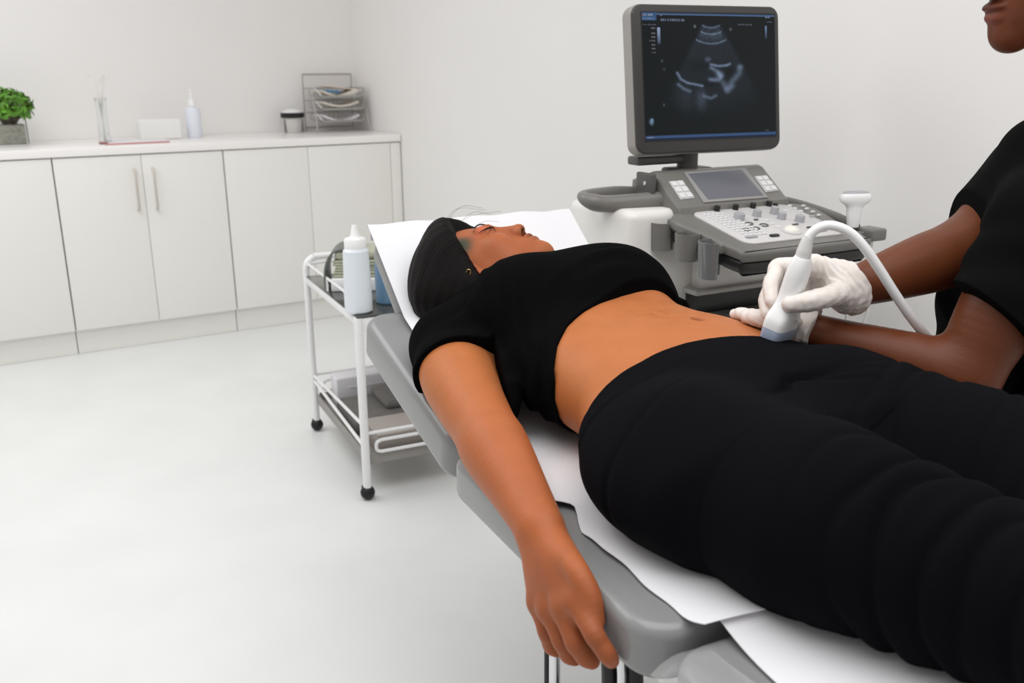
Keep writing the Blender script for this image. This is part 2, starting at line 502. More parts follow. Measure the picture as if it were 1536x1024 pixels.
# plant in a square glass pot
t = room_thing('potted_plant', 'small bushy green plant in a square glass pot of grey pebbles', 'plant', .215, -.33, CT)
g = MB(); o_, i_ = rrect(.138, .138, .014, 3), rrect(.126, .126, .01, 3)
g.prism(o_, 0, .008)
n_ = len(o_)
for (z0, z1) in ((.008, .138),):
    vs = [(x, y, z0) for x, y in o_] + [(x, y, z1) for x, y in o_] + [(x, y, z1) for x, y in i_] + [(x, y, z0) for x, y in i_]
    fs = []
    for k in range(3):
        for i in range(n_): fs.append((k * n_ + i, k * n_ + (i + 1) % n_, (k + 1) * n_ + (i + 1) % n_, (k + 1) * n_ + i))
    g._add(vs, fs)
g.build('pot', m_glass, t)
MB().prism(rrect(.122, .122, .01, 3), .009, .098, bev=.004).build('pebbles', m_stone, t)
f = MB(); st = MB()
for k in range(640):
    a = random.uniform(0, 6.283); el = math.asin(random.uniform(-.55, 1)); rr = .108 * random.uniform(.72, 1.05)
    c = Vector((rr * math.cos(a) * math.cos(el) * 1.05, rr * math.sin(a) * math.cos(el) * 1.05, .178 + rr * math.sin(el) * .80))
    nn = (c - Vector((0, 0, .17))).normalized(); q = nn.to_track_quat('Z', 'Y') @ Matrix.Rotation(random.uniform(0, 6.3), 3, 'Z').to_quaternion() @ Matrix.Rotation(random.uniform(-.7, .7), 3, 'X').to_quaternion()
    l, w = random.uniform(.024, .038), random.uniform(.012, .018)
    vs = [c + q @ Vector(v) for v in ((0, -l / 2, 0), (w / 2, -l * .1, .003), (w / 2 * .8, l * .25, .003), (0, l / 2, -.002), (-w / 2 * .8, l * .25, .003), (-w / 2, -l * .1, .003), (0, 0, -.001))]
    f._add(vs, [(0, 1, 6), (1, 2, 6), (2, 3, 6), (3, 4, 6), (4, 5, 6), (5, 0, 6)])
    if k % 6 == 0: st.tube(spline([(c.x * .12, c.y * .12, .07), (c.x * .5, c.y * .5, .13), c], 3), .0014, 5)
lf = f.build('foliage', m_leaf, t, sharp=0); lf['kind'] = 'stuff'
st.build('stem', m_stem, t)

# slim glass vase with pale dried twigs
vz = room(.605, -.15, CT)
t = thing('vase', 'slim clear glass vase holding pale dried twigs', 'vase', vz)
MB().lathe([(.0, 0), (.030, 0), (.031, .006), (.026, .03), (.0235, .12), (.026, .205), (.0285, .215), (.0265, .213), (.0215, .12), (.0235, .03), (.024, .014), (0, .013)], 24).build('vessel', m_glass, t)
t = thing('dried_twigs', 'bunch of pale dried twigs standing in the slim glass vase', 'twigs', vz + Vector((0, 0, .016)))
m_twig = mat('pale_twig', (238, 236, 232), .8)
tw = MB()
for k in range(17):
    a = random.uniform(0, 6.283); sp = random.uniform(.3, 1.); hh = random.uniform(.27, .375)
    top = Vector((math.cos(a) * .075 * sp, math.sin(a) * .075 * sp, hh))
    pts = spline([(-top.x * .1, -top.y * .1, 0), (top.x * .12, top.y * .12, .17), (top.x * .55, top.y * .55, .27), top], 4)
    tw.tube(pts, lambda u: .0016 - .0008 * u, 5)
    for j in range(4):
        b = pts[random.randint(8, 11)]; e = b + Vector((random.uniform(-.03, .03), random.uniform(-.03, .03), random.uniform(.015, .045)))
        tw.tube([b, (b + e) / 2 + Vector((.003, 0, .002)), e], .0008, 4)
tw.build('branches', m_twig, t)

# flat booklet with a pinkish red edge
t = room_thing('booklet', 'flat white booklet with a pinkish red cover edge lying before the vase', 'booklet', .745, -.165, CT)
MB().box((0, 0, .0022), (.29, .19, .0042), .001).build('cover', m_red, t)
MB().box((.004, .002, .0075), (.28, .182, .0062), .001).build('pages', m_paper, t)

t = room_thing('storage_box', 'plain low white box standing between the vase and the white bottle', 'box', .905, -.39, CT)
MB().box((0, 0, .050), (.205, .12, .100), .008).build('body', m_whm, t)

t = room_thing('lotion_bottle', 'white pump lotion bottle on the worktop beside the white box', 'bottle', 1.085, -.39, CT)
m_bot = mat('bottle_milky', (232, 236, 246), .3, sss=.0)
MB().lathe([(0, 0), (.036, 0), (.039, .006), (.039, .135), (.034, .15), (.018, .16), (.018, .163), (0, .164)], 26).build('body', m_bot, t)
MB().lathe([(0, .161), (.0205, .161), (.0205, .186), (.017, .192), (.0085, .195), (.0065, .235), (.011, .238), (.011, .247), (0, .249)], 22).build('pump_head', m_wh, t)

t = room_thing('jar', 'frosted jar with a black band under its lid, left of the wire trays', 'jar', 1.655, -.48, CT)
m_frost = mat('frosted_plastic', (214, 212, 209), .35)
MB().lathe([(0, 0), (.043, 0), (.046, .004), (.053, .072), (.055, .078), (.055, .082), (0, .083)], 28).build('body', m_frost, t)
MB().lathe([(0, .081), (.065, .082), (.067, .085), (.067, .108), (.065, .11), (0, .11)], 28).build('band', m_black, t)
MB().lathe([(0, .109), (.058, .11), (.056, .117), (.03, .127), (.012, .13), (.0, .1305)], 28).build('lid', m_wh, t)
for sx in (-1, 1): MB().box((sx * .052, -.012, .038), (.006, .012, .074), .002).build('clip', mat('grey_clip', (120, 120, 120), .4), t)

# three tier wire letter tray
m_wire = mat('silver_wire', (176, 174, 170), .35, .6)
t = room_thing('letter_tray', 'three-tier silver wire letter tray with papers in the worktop corner', 'letter tray', 1.905, -.45, CT)
fr = MB(); W, Dp = .155, .11
for sx in (-1, 1):
    fr.tube(spline([(sx * W * 1.02, -Dp, 0), (sx * W, -Dp * .9, .08), (sx * W * .98, -Dp * .4, .22)], 5), .004, 8)
    fr.tube([(sx * W * .96, Dp, 0), (sx * W * .96, Dp, .318)], .004, 8)
fr.tube([(-W * .96, Dp, .318), (W * .96, Dp, .318)], .005, 8); fr.tube([(-W * .96, Dp, .02), (W * .96, Dp, .02)], .004, 8)
fr.build('frame', m_wire, t)
for k, z in enumerate((.06, .128, .196)):
    b = MB(); o = b
    lip = [(-W * .95, -Dp * .75, z + .045), (-W * .8, -Dp, z + .008), (-W * .72, -Dp, z), (W * .72, -Dp, z), (W * .8, -Dp, z + .008), (W * .95, -Dp * .75, z + .045)]
    b.tube(lip, .0055, 8)
    b.tube([(-W * .95, -Dp * .75, z + .045), (-W * .95, Dp, z + .045), (W * .95, Dp, z + .045), (W * .95, -Dp * .75, z + .045)], .003, 8)
    for x in np.linspace(-.72, .72, 9):
        b.tube([(x * W, -Dp, z), (x * W, Dp, z + .004), (x * W, Dp, z + .045)], .0018, 6)
    b.build('tray', m_wire, t)
MZ = [(.003, (232, 229, 224)), (.006, (222, 218, 210))]
m_p2 = mat('paper_cream', (222, 216, 205), .8)
for k, (z, nn, lb) in enumerate(((.062, 1, 'papers in the lowest tier of the wire letter tray'), (.130, 2, 'papers in the middle tier of the wire letter tray'), (.198, 1, 'papers in the top tier of the wire letter tray'))):
    t2 = room_thing('paper_stack', lb, 'papers', 1.905, -.45, CT + z + .0045, 'papers in the wire letter tray')
    mb = MB(); bend = .012 if k != 1 else .004
    mb.sheet(lambda u, v: ((u - .5) * .21, (v - .5) * .19, .012 + k % 2 * .006 - bend * math.sin(math.pi * u) + .018 * abs(u - .5) ** 2 * 4), 15, 6, .011)
    mb.v = [Vector((p.x, p.y, max(p.z, 0))) for p in mb.v]
    mb.build('sheets', (m_paper, m_p2, m_p2)[k], t2)
t2 = room_thing('envelope', 'cream envelope slanting across the top tier of the wire letter tray', 'envelope', 1.945, -.49, CT + .236)
MB(Matrix.Rotation(R_(7), 4, 'Y')).box((0, 0, .006), (.215, .11, .006), .001).build('sleeve', mat('peach_paper', (232, 214, 200), .8), t2)
t2 = room_thing('blue_card', 'blue card lying under the cream envelope in the wire letter tray', 'card', 1.895, -.5, CT + .220)
MB(Matrix.Rotation(R_(4), 4, 'Y')).box((0, 0, .003), (.09, .1, .014), .001).build('card_sheet', mat('blue_card', (92, 140, 178), .6), t2)
# ------------------------------------------------------------------ trolley behind the couch
TX, TY, TR = -.463, 2.688, R_(25.2)
m_tube = mat('white_tube', (240, 240, 240), .3)
m_dark = mat('dark_glass', (70, 72, 70), .12, spec=.6)
m_tray = mat('taupe_tray', (150, 146, 142), .45)
m_rub = mat('black_rubber', (22, 22, 23), .5)


def trol(x, y, z=0):
    return Vector((TX, TY, 0)) + Matrix.Rotation(TR, 3, 'Z') @ Vector((x, y, z))


TL, TW = .66, .40
t = thing('trolley', 'white tubular two-shelf trolley on black castors behind the couch', 'trolley', (TX, TY, 0), TR)
for x in (0, TW):
    for y in (0, TL):
        hh = .596 if y == 0 else .655
        lg = MB()
        if y == 0: lg.cyl((x, y, .04), (x, y, hh), .0135, n=18)
        else: lg.tube(spline([(x, y, .04), (x, y, .45), (x, y, .62)], 4) + spline([(x, y, .622), (x + (.006 if x == 0 else -.006), y, .648), (x + (.03 if x == 0 else -.03), y, .668)], 4)[0:], .0125, 14)
        lg.build('leg', m_tube, t)
        c = MB(Matrix.Translation((x, y, .0235))); c.lathe([(0, -.0235), (.009, -.0215), (.0165, -.0165), (.0215, -.009), (.0235, 0), (.0215, .009), (.0165, .0165), (.009, .0215), (0, .0235)], 24, Matrix.Rotation(math.pi / 2, 4, 'Y')); cb = c.build('castor', m_rub, t)
        k = MB(); k.box((x, y + .004, .034), (.032, .03, .022), .006); k.cyl((x, y, .036), (x, y, .052), .008); k.build('fork', m_rub, cb)
MB().tube([(.03, TL, .668), (TW - .03, TL, .668)], .0125, 12).build('end_rail', m_tube, t)
s_ = MB()
s_.box((0, TL / 2, .584), (.012, TL, .024), .002); s_.box((TW, TL / 2, .584), (.012, TL, .024), .002)
s_.box((TW / 2, 0, .575), (TW, .012, .042), .002); s_.box((TW / 2, TL, .584), (TW, .012, .024), .002)
s_.build('shelf_frame', m_tube, t)
MB().box((TW / 2, TL / 2 - .012, .599), (TW + .010, TL - .008, .006), .001).build('upper_shelf', m_dark, t)
gr = MB()
gr.tube(spline([(.002, .10, .603), (.002, .12, .64), (.002, .16, .648)], 4) + [(.002, TL - .03, .648), (.05, TL - .014, .648), (TW - .05, TL - .014, .648)], .0045, 8)
gr.tube([(.002, TL * .55, .603), (.002, TL * .55, .648)], .004, 8)
gr.build('gallery_rail', m_tube, t)
lo = MB()
lo.box((TW / 2, TL / 2, .118), (TW - .02, TL - .02, .008), .002)
for x in (.006, TW - .006): lo.box((x, TL / 2, .132), (.006, TL - .03, .036), .002)
for y in (.006, TL - .006): lo.box((TW / 2, y, .132), (TW - .03, .006, .036), .002)
lo.build('lower_tray', m_tray, t)
for y in (0, TL):
    rr = MB()
    rr.tube([(0, y, .222), (TW, y, .222)], .0055, 10)
    rr.tube(spline([(.05, y - .004, .195), (.036, y - .004, .186), (.036, y - .004, .164), (.05, y - .004, .156)], 5) + [(TW - .05, y - .004, .156)] + spline([(TW - .05, y - .004, .156), (TW - .036, y - .004, .164), (TW - .036, y - .004, .186), (TW - .05, y - .004, .195)], 5)[1:] + [(.05, y - .004, .195)], .0055, 10)
    rr.build('guard_rail', m_tube, t)
for x in (0, TW):
    rr = MB(); rr.tube([(x, 0, .25), (x, .03, .246), (x, TL - .02, .222)], .0055, 10); rr.tube([(x, 0, .165), (x, .03, .175), (x, TL - .02, .2)], .0055, 10)
    rr.build('guard_rail', m_tube, t)

m_sq = mat('milky_bottle', (226, 232, 238), .3, sss=0)
p = trol(.018, .050, .6025)
t = thing('squeeze_bottle', 'large milky white squeeze bottle with pointed cap on the trolley corner', 'bottle', p, R_(12))
MB().lathe([(0, 0), (.036, 0), (.042, .006), (.0425, .05), (.041, .1), (.0395, .165), (.0385, .19), (.033, .197), (.03, .2), (0, .2)], 32).build('body', m_sq, t)
MB().lathe([(0, .198), (.0325, .198), (.0335, .202), (.0335, .222), (.031, .227), (.016, .232), (.0125, .24), (.0085, .262), (.0075, .266), (0, .267)], 28).build('cap', m_wh, t)
mk = MB()
for k in range(8):
    z = .03 + k * .0165; rr = .0428 - .0035 * z / .19
    for j in range(3 if k % 2 == 0 else 2):
        a0 = R_(8 + j * 5); 
        mk._add([(rr * math.cos(a0), rr * math.sin(a0), z), (rr * math.cos(a0 + R_(4)), rr * math.sin(a0 + R_(4)), z), (rr * math.cos(a0 + R_(4)), rr * math.sin(a0 + R_(4)), z + .004), (rr * math.cos(a0), rr * math.sin(a0), z + .004)], [(0, 1, 2, 3)])
mk.build('scale_marks', mat('blue_print', (120, 160, 190), .5), t)

p = trol(.135, .120, .6025)
t = thing('blue_bottle', 'translucent blue bottle with a black cap on the trolley, half behind the couch paper', 'bottle', p)
MB().lathe([(0, 0), (.034, 0), (.04, .007), (.04, .125), (.032, .145), (.018, .152), (0, .153)], 28).build('body', mat('blue_plastic', (112, 150, 182), .15, trans=.25, coat=.3), t)
MB().lathe([(0, .152), (.018, .152), (.018, .186), (0, .187)], 20).build('cap', m_black, t)

# sage cloths in a curved grey holder on a white box
m_cloth = mat('sage_cloth', (176, 178, 156), .9, bump=.3, bscale=500, var=.06, vscale=40, sheen=.3)
m_hold = mat('grey_holder', (104, 107, 102), .4)
bx, by, CY = .092, .40, R_(4)
t = thing('drawer_box', 'low white open box under the sage cloths on the trolley', 'box', trol(bx + .03, by, .6025), CY)
MB().box((.004, 0, .022), (.18, .17, .044), .004).build('body', m_wh, t)
t = thing('cloth_holder', 'curved dark grey sheet holder arching over the sage cloths on the trolley', 'holder', trol(bx - .070, by + .035, .6025), CY)
arc = [(0, 0)] + [(-.003, .03), (-.003, .06), (.003, .09), (.016, .118), (.038, .137), (.065, .143), (.13, .143)]
arc = [Vector((x, 0, z)) for x, z in arc]; arc = spline(arc, 4)
h_ = MB(); n = len(arc); th = .006; inner = []
for i, q in enumerate(arc):
    d = (arc[min(i + 1, n - 1)] - arc[max(i - 1, 0)]).normalized(); inner.append(q + Vector((d.z, 0, -d.x)) * th)
vs = []
for y in (-.075, .085): vs += [Vector((q.x, y, q.z)) for q in arc] + [Vector((q.x, y, q.z)) for q in inner]
fs = []
for i in range(n - 1):
    fs += [(i, i + 1, 2 * n + i + 1, 2 * n + i), (n + i + 1, n + i, 3 * n + i, 3 * n + i + 1), (i + 1, i, n + i, n + i + 1), (2 * n + i, 2 * n + i + 1, 3 * n + i + 1, 3 * n + i)]
fs += [(0, 2 * n, 3 * n, n), (n - 1, 2 * n - 1, 4 * n - 1, 3 * n - 1)]
h_._add(vs, fs).build('sheet', m_hold, t)
zz = .6025 + .0445
for k, (hh, lb) in enumerate(((.022, 'lowest folded sage cloth of the stack, resting on the white box'), (.018, 'second folded sage cloth from the bottom of the stack'), (.019, 'third folded sage cloth, under the rolled one'), (.032, 'plump rolled sage cloth on top of the stack'))):
    t = thing('folded_cloth', lb, 'cloth', trol(bx + .028 + (k % 2) * .004, by, zz), CY + R_((-1.5, 1, -1, 2)[k]), 'sage cloths stacked on the trolley')
    b = MB()
    for j in range(2 if k < 3 else 1):
        h2 = hh / (2 if k < 3 else 1)
        b.box((0, 0, h2 * (j + .5)), (.150 - .004 * j, .15, h2 * .97), h2 * .45, seg=4)
    b.build('cloth', m_cloth, t)
    if k == 3:
        MB().tube([(-.06, -.0755, .022), (-.03, -.0765, .016), (.0, -.0768, .014), (.05, -.0765, .013)], .002, 6).build('fold_edge', m_cloth, t)
    zz += hh

# lower tray contents
t = thing('tissue_pack', 'flat white paper pack standing across the back of the trolley\'s lower shelf', 'pack', trol(.2, .585, .1225), TR)
MB().box((0, 0, .055), (.29, .085, .108), .006).box((0, -.045, .07), (.2, .004, .002)).build('pack', m_paper, t)
m_grey = mat('grey_fabric', (112, 109, 106), .85, bump=.3, bscale=300, var=.12, vscale=25)
m_taupe = mat('taupe_box', (168, 160, 154), .6)
t = thing('fabric_pile', 'dark grey folded fabric on the trolley\'s lower shelf', 'fabric', trol(.2, .36, .1225), TR)
MB().box((0, 0, .03), (.33, .26, .058), .02, seg=5).box((.06, .02, .072), (.2, .2, .03), .014, seg=5).build('fold', m_grey, t)
t = thing('carton', 'low taupe carton at the front of the trolley\'s lower shelf', 'carton', trol(.205, .12, .1225), TR)
MB().box((0, 0, .033), (.3, .16, .066), .003).build('body', m_taupe, t)
MB().box((0.0, 0, .068), (.302, .162, .006), .001).build('lid', m_taupe, t)
# ------------------------------------------------------------------ examination couch; local x runs to the foot end, y to the far side
BO = Vector((-.089, 1.41, 0)); BR = R_(-64)
BM = Matrix.Translation(BO) @ Matrix.Rotation(BR, 4, 'Z'); BMI = BM.inverted()


def bz(px, py, z): return BMI @ at_z(px, py, z)


def bt(px, py, t):
    o = BMI @ Vector((0, 0, CH)); d = BMI.to_3x3() @ ray(px, py); k = (t - o.y) / d.y; return o + d * k


m_vinyl = mat('grey_vinyl', (134, 135, 135), .27, bump=.16, bscale=9, spec=.5, coat=.15)
m_vinyl_dark = mat('dark_vinyl', (86, 86, 88), .4)
m_film = mat('clear_film', (205, 206, 206), .14, bump=.5, bscale=16, alpha=.16, spec=.8)
m_steel = mat('chrome_tube', (220, 220, 222), .08, 1.)
m_frame = mat('dark_frame', (42, 40, 40), .35, .4)
couch = thing('exam_couch', 'grey vinyl examination couch with a raised back under the lying woman', 'couch', BO, BR)


def cushion(name, s0, z0, s1, z1, t0, t1, th, bev, m, par):
    """padded slab whose top runs from (s0,z0) to (s1,z1)"""
    L = math.hypot(s1 - s0, z1 - z0); a = math.atan2(z0 - z1, s1 - s0)
    M = Matrix.Translation(((s0 + s1) / 2, (t0 + t1) / 2, (z0 + z1) / 2)) @ Matrix.Rotation(a, 4, 'Y')
    b = MB(M)
    # rounded in plan, bevelled in section
    b.prism(rrect(L, t1 - t0, .05, 8), -th, 0, bev=bev, seg=5)
    return b.build(name, m, par, sharp=50)


seat = cushion('seat', .03, .72, .60, .72, -.034, .56, .070, .016, m_vinyl, couch)
back = cushion('backrest', -.455, .835, .025, .722, -.02, .56, .082, .018, m_vinyl, couch)
head = cushion('headrest', -.60, .975, -.395, .822, .055, .555, .05, .018, m_vinyl, couch)
leg = cushion('leg_section', .615, .712, 1.30, .69, -.03, .57, .082, .018, m_vinyl, couch)
MB().box((.315, .27, .638), (.5, .5, .018), .004).build('seat_board', m_frame, couch)
MB(Matrix.Translation((-.215, .27, .682)) @ Matrix.Rotation(R_(13.3), 4, 'Y')).box((0, 0, -.002), (.42, .48, .016), .004).build('back_board', m_frame, couch)
MB().box((.955, .27, .607), (.6, .46, .016), .004).build('leg_board', m_frame, couch)
b = MB(); b.box((.40, .30, .03), (.75, .42, .04), .01); b.build('foot_plate', m_frame, couch)
def leg_tube(pxa, ta, r, top, name='post', m=None, lean=0.):
    q = bt(*pxa, ta); MB().tube([(q.x + lean, ta, .04), (q.x, ta, q.z), (q.x - lean * .6, ta, top)], r, 16).build(name, m or m_steel, couch)


leg_tube((832, 1000), .03, .0085, .63); leg_tube((822, 1000), .045, .006, .63, 'strut', m_frame)
leg_tube((915, 1005), .06, .012, .63, 'strut', m_frame, .03); leg_tube((932, 1008), .06, .006, .63, 'post', None, .03); leg_tube((952, 1008), .08, .012, .63, 'strut', m_frame, .03)
for s_ in (.30, .46): MB().tube([(s_, .48, .045), (s_, .48, .62)], .012, 16).build('post', m_steel, couch)


def film(u, v):
    s = .618 + .52 * u; t = -.042 + .066 * v; top = .712 - (s - .615) * .032
    d = max(0, .0 - t) ; z = top + .0045 - 11 * d * d * (1 + .4 * math.sin(40 * s)) + .0035 * math.sin(37 * s + 16 * t) * math.sin(23 * t + 9 * s + 1)
    e = max(0, .645 - s); z -= 14 * e * e
    return (s, t - .004 * math.sin(21 * s), z)


MB().sheet(film, 60, 40, .0006).build('film_cover', m_film, couch)


# headrest paper
def head_paper(u, v):
    # v across the couch, u from the foot hem on the backrest over the top and down behind
    t = .062 + .485 * v
    prof = ((-.335, .812), (-.39, .828), (-.47, .886), (-.55, .946), (-.603, .986), (-.622, .982), (-.625, .95))
    x = u * (len(prof) - 1); i = min(int(x), len(prof) - 2); f = x - i
    s = prof[i][0] * (1 - f) + prof[i + 1][0] * f; z = prof[i][1] * (1 - f) + prof[i + 1][1] * f
    z += .004 + .0035 * math.sin(9 * v + 3 * u) * (1 - u) + .002 * math.sin(23 * v + 5 * u)
    if v < .16 and u < .8: z -= 0; t -= .012 * (1 - v / .16); 
    return (s, t, z)


t = thing('paper_cover', 'white paper cover over the raised headrest behind the woman\'s head', 'paper cover', BO, BR)
MB().sheet(head_paper, 40, 40, .0012).build('sheet', m_paper, t)


def seat_paper(u, v):
    s = -.20 + .825 * u
    edge = float(np.interp(s, [-.2, .05, .13, .20, .27, .285, .305, .33, .37, .44, .63], [.10, .08, .062, .03, .014, .026, .042, .036, .017, .020, .020])) + .002 * math.sin(s * 70)
    t = edge + (.56 - edge) * v
    z = (.7225 if s > .03 else .7225 + (.03 - s) * .236)
    z += .0018 + .007 * math.exp(-v / .06) * abs(math.sin(s * 26 + 6 * v)) * math.exp(-((s - .26) / .2) ** 2) + .0016 * math.sin(31 * s + 13 * v)
    if u > .94: z += .012 * ((u - .94) / .06) ** 1.5 * max(0, 1 - v * 3)
    return (s, t, float(z))


t = thing('paper_sheet', 'crumpled white paper sheet under the woman\'s hips on the seat', 'paper', BO, BR, 'paper sheets under the woman')
MB().sheet(seat_paper, 90, 50, .0010).build('sheet', m_paper, t)


def leg_paper(u, v):
    s = .615 + .66 * u - .02 * v
    edge = .046 - .018 * u + .012 * max(0, u - .3)
    t = edge + (.56 - edge) * v
    z = .7135 - (s - .615) * .032 + .004 + .0022 * math.sin(14 * s + 9 * v)
    if u < .12: z += .012 * (1 - u / .12) ** 2 * max(.25, 1 - v * 2.2)
    return (s, t, z)


t = thing('paper_sheet', 'smooth white paper sheet under the woman\'s legs on the leg section', 'paper', BO, BR, 'paper sheets under the woman')
MB().sheet(leg_paper, 50, 40, .0010).build('sheet', m_paper, t)
# ------------------------------------------------------------------ people
def head_sdf(female=False):
    """head in its own frame: x to the side, y out of the face, z to the crown; about 0.225 tall"""
    h = Sdf()
    h.ell((0, -.010, .020), (.076, .096, .086), k=0)
    h.ell((0, .032, -.035), (.065, .058, .075), k=.03)
    for s in (-1, 1):
        h.chain([(s * .055, .0, -.055), (s * .045, .035, -.085), (s * .012, .074, -.108)], [.019, .018, .016], k=.03)
        h.ell((s * .040, .060, -.036), (.025, .024, .024), k=.02)
        if female: h.ell((s * .044, .038, -.062), (.026, .034, .030), k=.025)
        h.cone((s * .046, .076, .014), (s * .012, .090, .013), .007, .008, k=.014)
    h.ell((0, .078, -.078), (.034, .020, .026), k=.02)
    h.ell((0, .082, -.108), (.017, .013, .013), k=.018)
    for s in (-1, 1): h.ell((s * .033, .096, -.004), (.019, .014, .011), k=.012, op='s')
    for s in (-1, 1):
        h.ell((s * .032, .0775, -.004), (.0135, .0125, .0125), k=.003)
        h.ell((s * .032, .0790, .0005), (.0165, .0128, .0095), k=.003)
        h.cone((s * .020, .0845, -.0095), (s * .042, .079, -.0085), .0045, .004, k=.004)
    nb = .006 if female else 0
    h.cone((0, .087, .006), (0, .110 - nb, -.040), .0080, .0108, k=.014)
    h.ell((0, .113 - nb, -.046), (.0135, .0115, .0105), k=.006)
    for s in (-1, 1):
        h.ell((s * .0155, .101 - nb * .6, -.0495), (.0100, .0120, .0092), k=.006)
        h.ell((s * .0088, .1075 - nb, -.0578), (.0052, .0070, .0058), k=.003, op='s')
    h.ell((0, .0960, -.0715), (.0245, .0105, .0068), k=.005)
    h.ell((0, .0940, -.0835), (.0215, .0110, .0080), k=.005)
    h.ell((0, .1080, -.0772), (.026, .0075, .0011), k=.003, op='s')
    for s in (-1, 1):
        h.ell((s * .0755, -.010, -.012), (.0075, .018, .030), k=.006)
        h.ell((s * .083, -.006, -.010), (.0055, .010, .018), k=.004, op='s')
        h.ell((s * .076, -.001, -.040), (.0055, .008, .009), k=.005)
    return h


def place(sd, local, c, R, sc, k, op='u', rad=.17):
    """adds a field given in a local frame (columns of R = local axes) to sd"""
    c = V3(*c); R = np.asarray(R, F32)
    def f(P):
        return local(((P - c) @ R) / F32(sc)) * F32(sc)
    return sd._op(op, f, c - rad, c + rad, k)


def hand(sd, W, knuckles, pips, tips, thumb, r=1., fr=1., k=.008, ends=None, web=.011):
    """palm and five fingers: wrist W, four knuckles, middle joints, finger ends, thumb chain"""
    W = V3(*W); K = [V3(*q) for q in knuckles]; M = (K[1] + K[2]) / 2
    nn = nrm(np.cross(K[3] - K[0], M - W)); dr = nrm(M - W)
    for i, q in enumerate(K):
        a = W + (q - W) * .10 + (q - M) * .25
        sd.limb([a, (a + q) / 2, q], [.0170 * r, .0150 * r, .0115 * r], k=.016)
    sd.ell(W + (M - W) * .55, (.030 * r, .040 * r, .0135 * r), np.stack([nrm(np.cross(nn, dr)), dr, nn], 1), k=.014)
    rr0 = (.0095, .0100, .0094, .0080)
    for i in range(4):
        a, b, c = K[i], V3(*pips[i]), V3(*tips[i]); rr = rr0[i] * r * fr
        sd.cone(a, a * F32(.45) + b * F32(.55), rr * 1.16, rr * 1.02, k=web)
        pts, rs = [a, a * F32(.5) + b * F32(.5), b, b * F32(.5) + c * F32(.5), c], [rr * 1.1, rr * 1.0, rr * 1.04, rr * .94, rr * .93]
        if ends: pts.append(V3(*ends[i])); rs.append(rr * .78)
        sd.limb(pts, rs, k=.0035, n=3)
    t = [V3(*q) for q in thumb]
    rr = [.0175 * r, .0135 * r, .0115 * r * fr, .0092 * r * fr][:len(t)]
    sd.limb(t, rr, k=.010, n=4)
    return sd


def zbed(s): return np.where(s < .025, .722 + .236 * (.025 - s), .72)


# ---- the lying woman, in the couch frame
TORSO = catmull_rows([
    (-.350, .270, .085, .862, .030, .042), (-.315, .272, .135, .865, .042, .060), (-.27, .275, .166, .862, .052, .074), (-.20, .28, .181, .858, .078, .085), (-.12, .283, .185, .850, .095, .096),
    (-.05, .287, .185, .838, .092, .098), (.05, .297, .190, .830, .092, .105), (.13, .310, .201, .825, .098, .103), (.20, .312, .206, .822, .096, .101),
    (.28, .300, .232, .818, .092, .099), (.36, .288, .258, .812, .086, .094), (.44, .286, .262, .808, .080, .089), (.51, .288, .240, .805, .074, .084)])
P_SH, P_EL, P_WR = V3(-.205, .072, .815), V3(.085, .006, .776), V3(.353, -.036, .738)
HF = nrm((-.085, .42, .90)); HU = np.array((-.77, -.60, .21)); HU = nrm(HU - HF * (HU @ HF)); HX = np.cross(HF, HU)
HR = np.stack([HX, HF, HU], 1).astype(F32); HS = 1.06
HC = V3(-.305, .33, .957) - HF * F32(.092 * HS) + HU * F32(.113 * HS) + V3(0, 0, .008)
hd = head_sdf(True)


def hl(x, y, z): return tuple(HC + HR @ V3(x, y, z) * F32(HS))


def legs(sd, off=0.):
    for (hp, md, kn, an, ft) in (((.42, .160, .806), (.60, .192, .806), (.86, .278, .793), (1.16, .335, .762), (1.24, .34, .80)), ((.40, .425, .812), (.61, .445, .805), (.86, .435, .792), (1.16, .445, .762), (1.24, .45, .80))):
        sd.cone(hp, md, .106 + off, .104 + off, k=.05); sd.cone(md, kn, .104 + off, .077 + off, k=.03)
        sd.cone(kn, tuple(np.array(kn) * .62 + np.array(an) * .38 + (0, 0, -.012)), .072 + off, .062 + off, k=.03)
        sd.cone(tuple(np.array(kn) * .62 + np.array(an) * .38 + (0, 0, -.012)), an, .062 + off, .043 + off * .8, k=.03)
    return sd


body = Sdf()
body.loft(np.array([[r[0], r[1], r[2] - .014 * sstep(r[0], .27, .34) - .010 * sstep(-r[0], .0, .07), r[3], r[4] - .014 * sstep(r[0], .27, .34) - .010 * sstep(-r[0], .02, .08), r[5]] for r in TORSO]), p=2.35, k=0)
for yc in (.195, .375): body.ell((-.125, yc, .905), (.095, .082, .068), k=.05)
legs(body, -.014)
for y0, dy in ((.335, 0), (.445, .02)):
    body.cone((1.16, y0, .762), (1.205, y0 + dy * .3, .755), .04, .036, k=.02)
    body.cone((1.195, y0 + dy * .3, .76), (1.23, y0 + dy, .88), .034, .022, k=.03, flat=(1, 0, 0), ff=.7)
# neck and head
body.cone(hl(0, -.022, -.055), (-.295, .272, .862), .056, .058, k=.03)
place(body, hd, HC, HR, HS, .012)
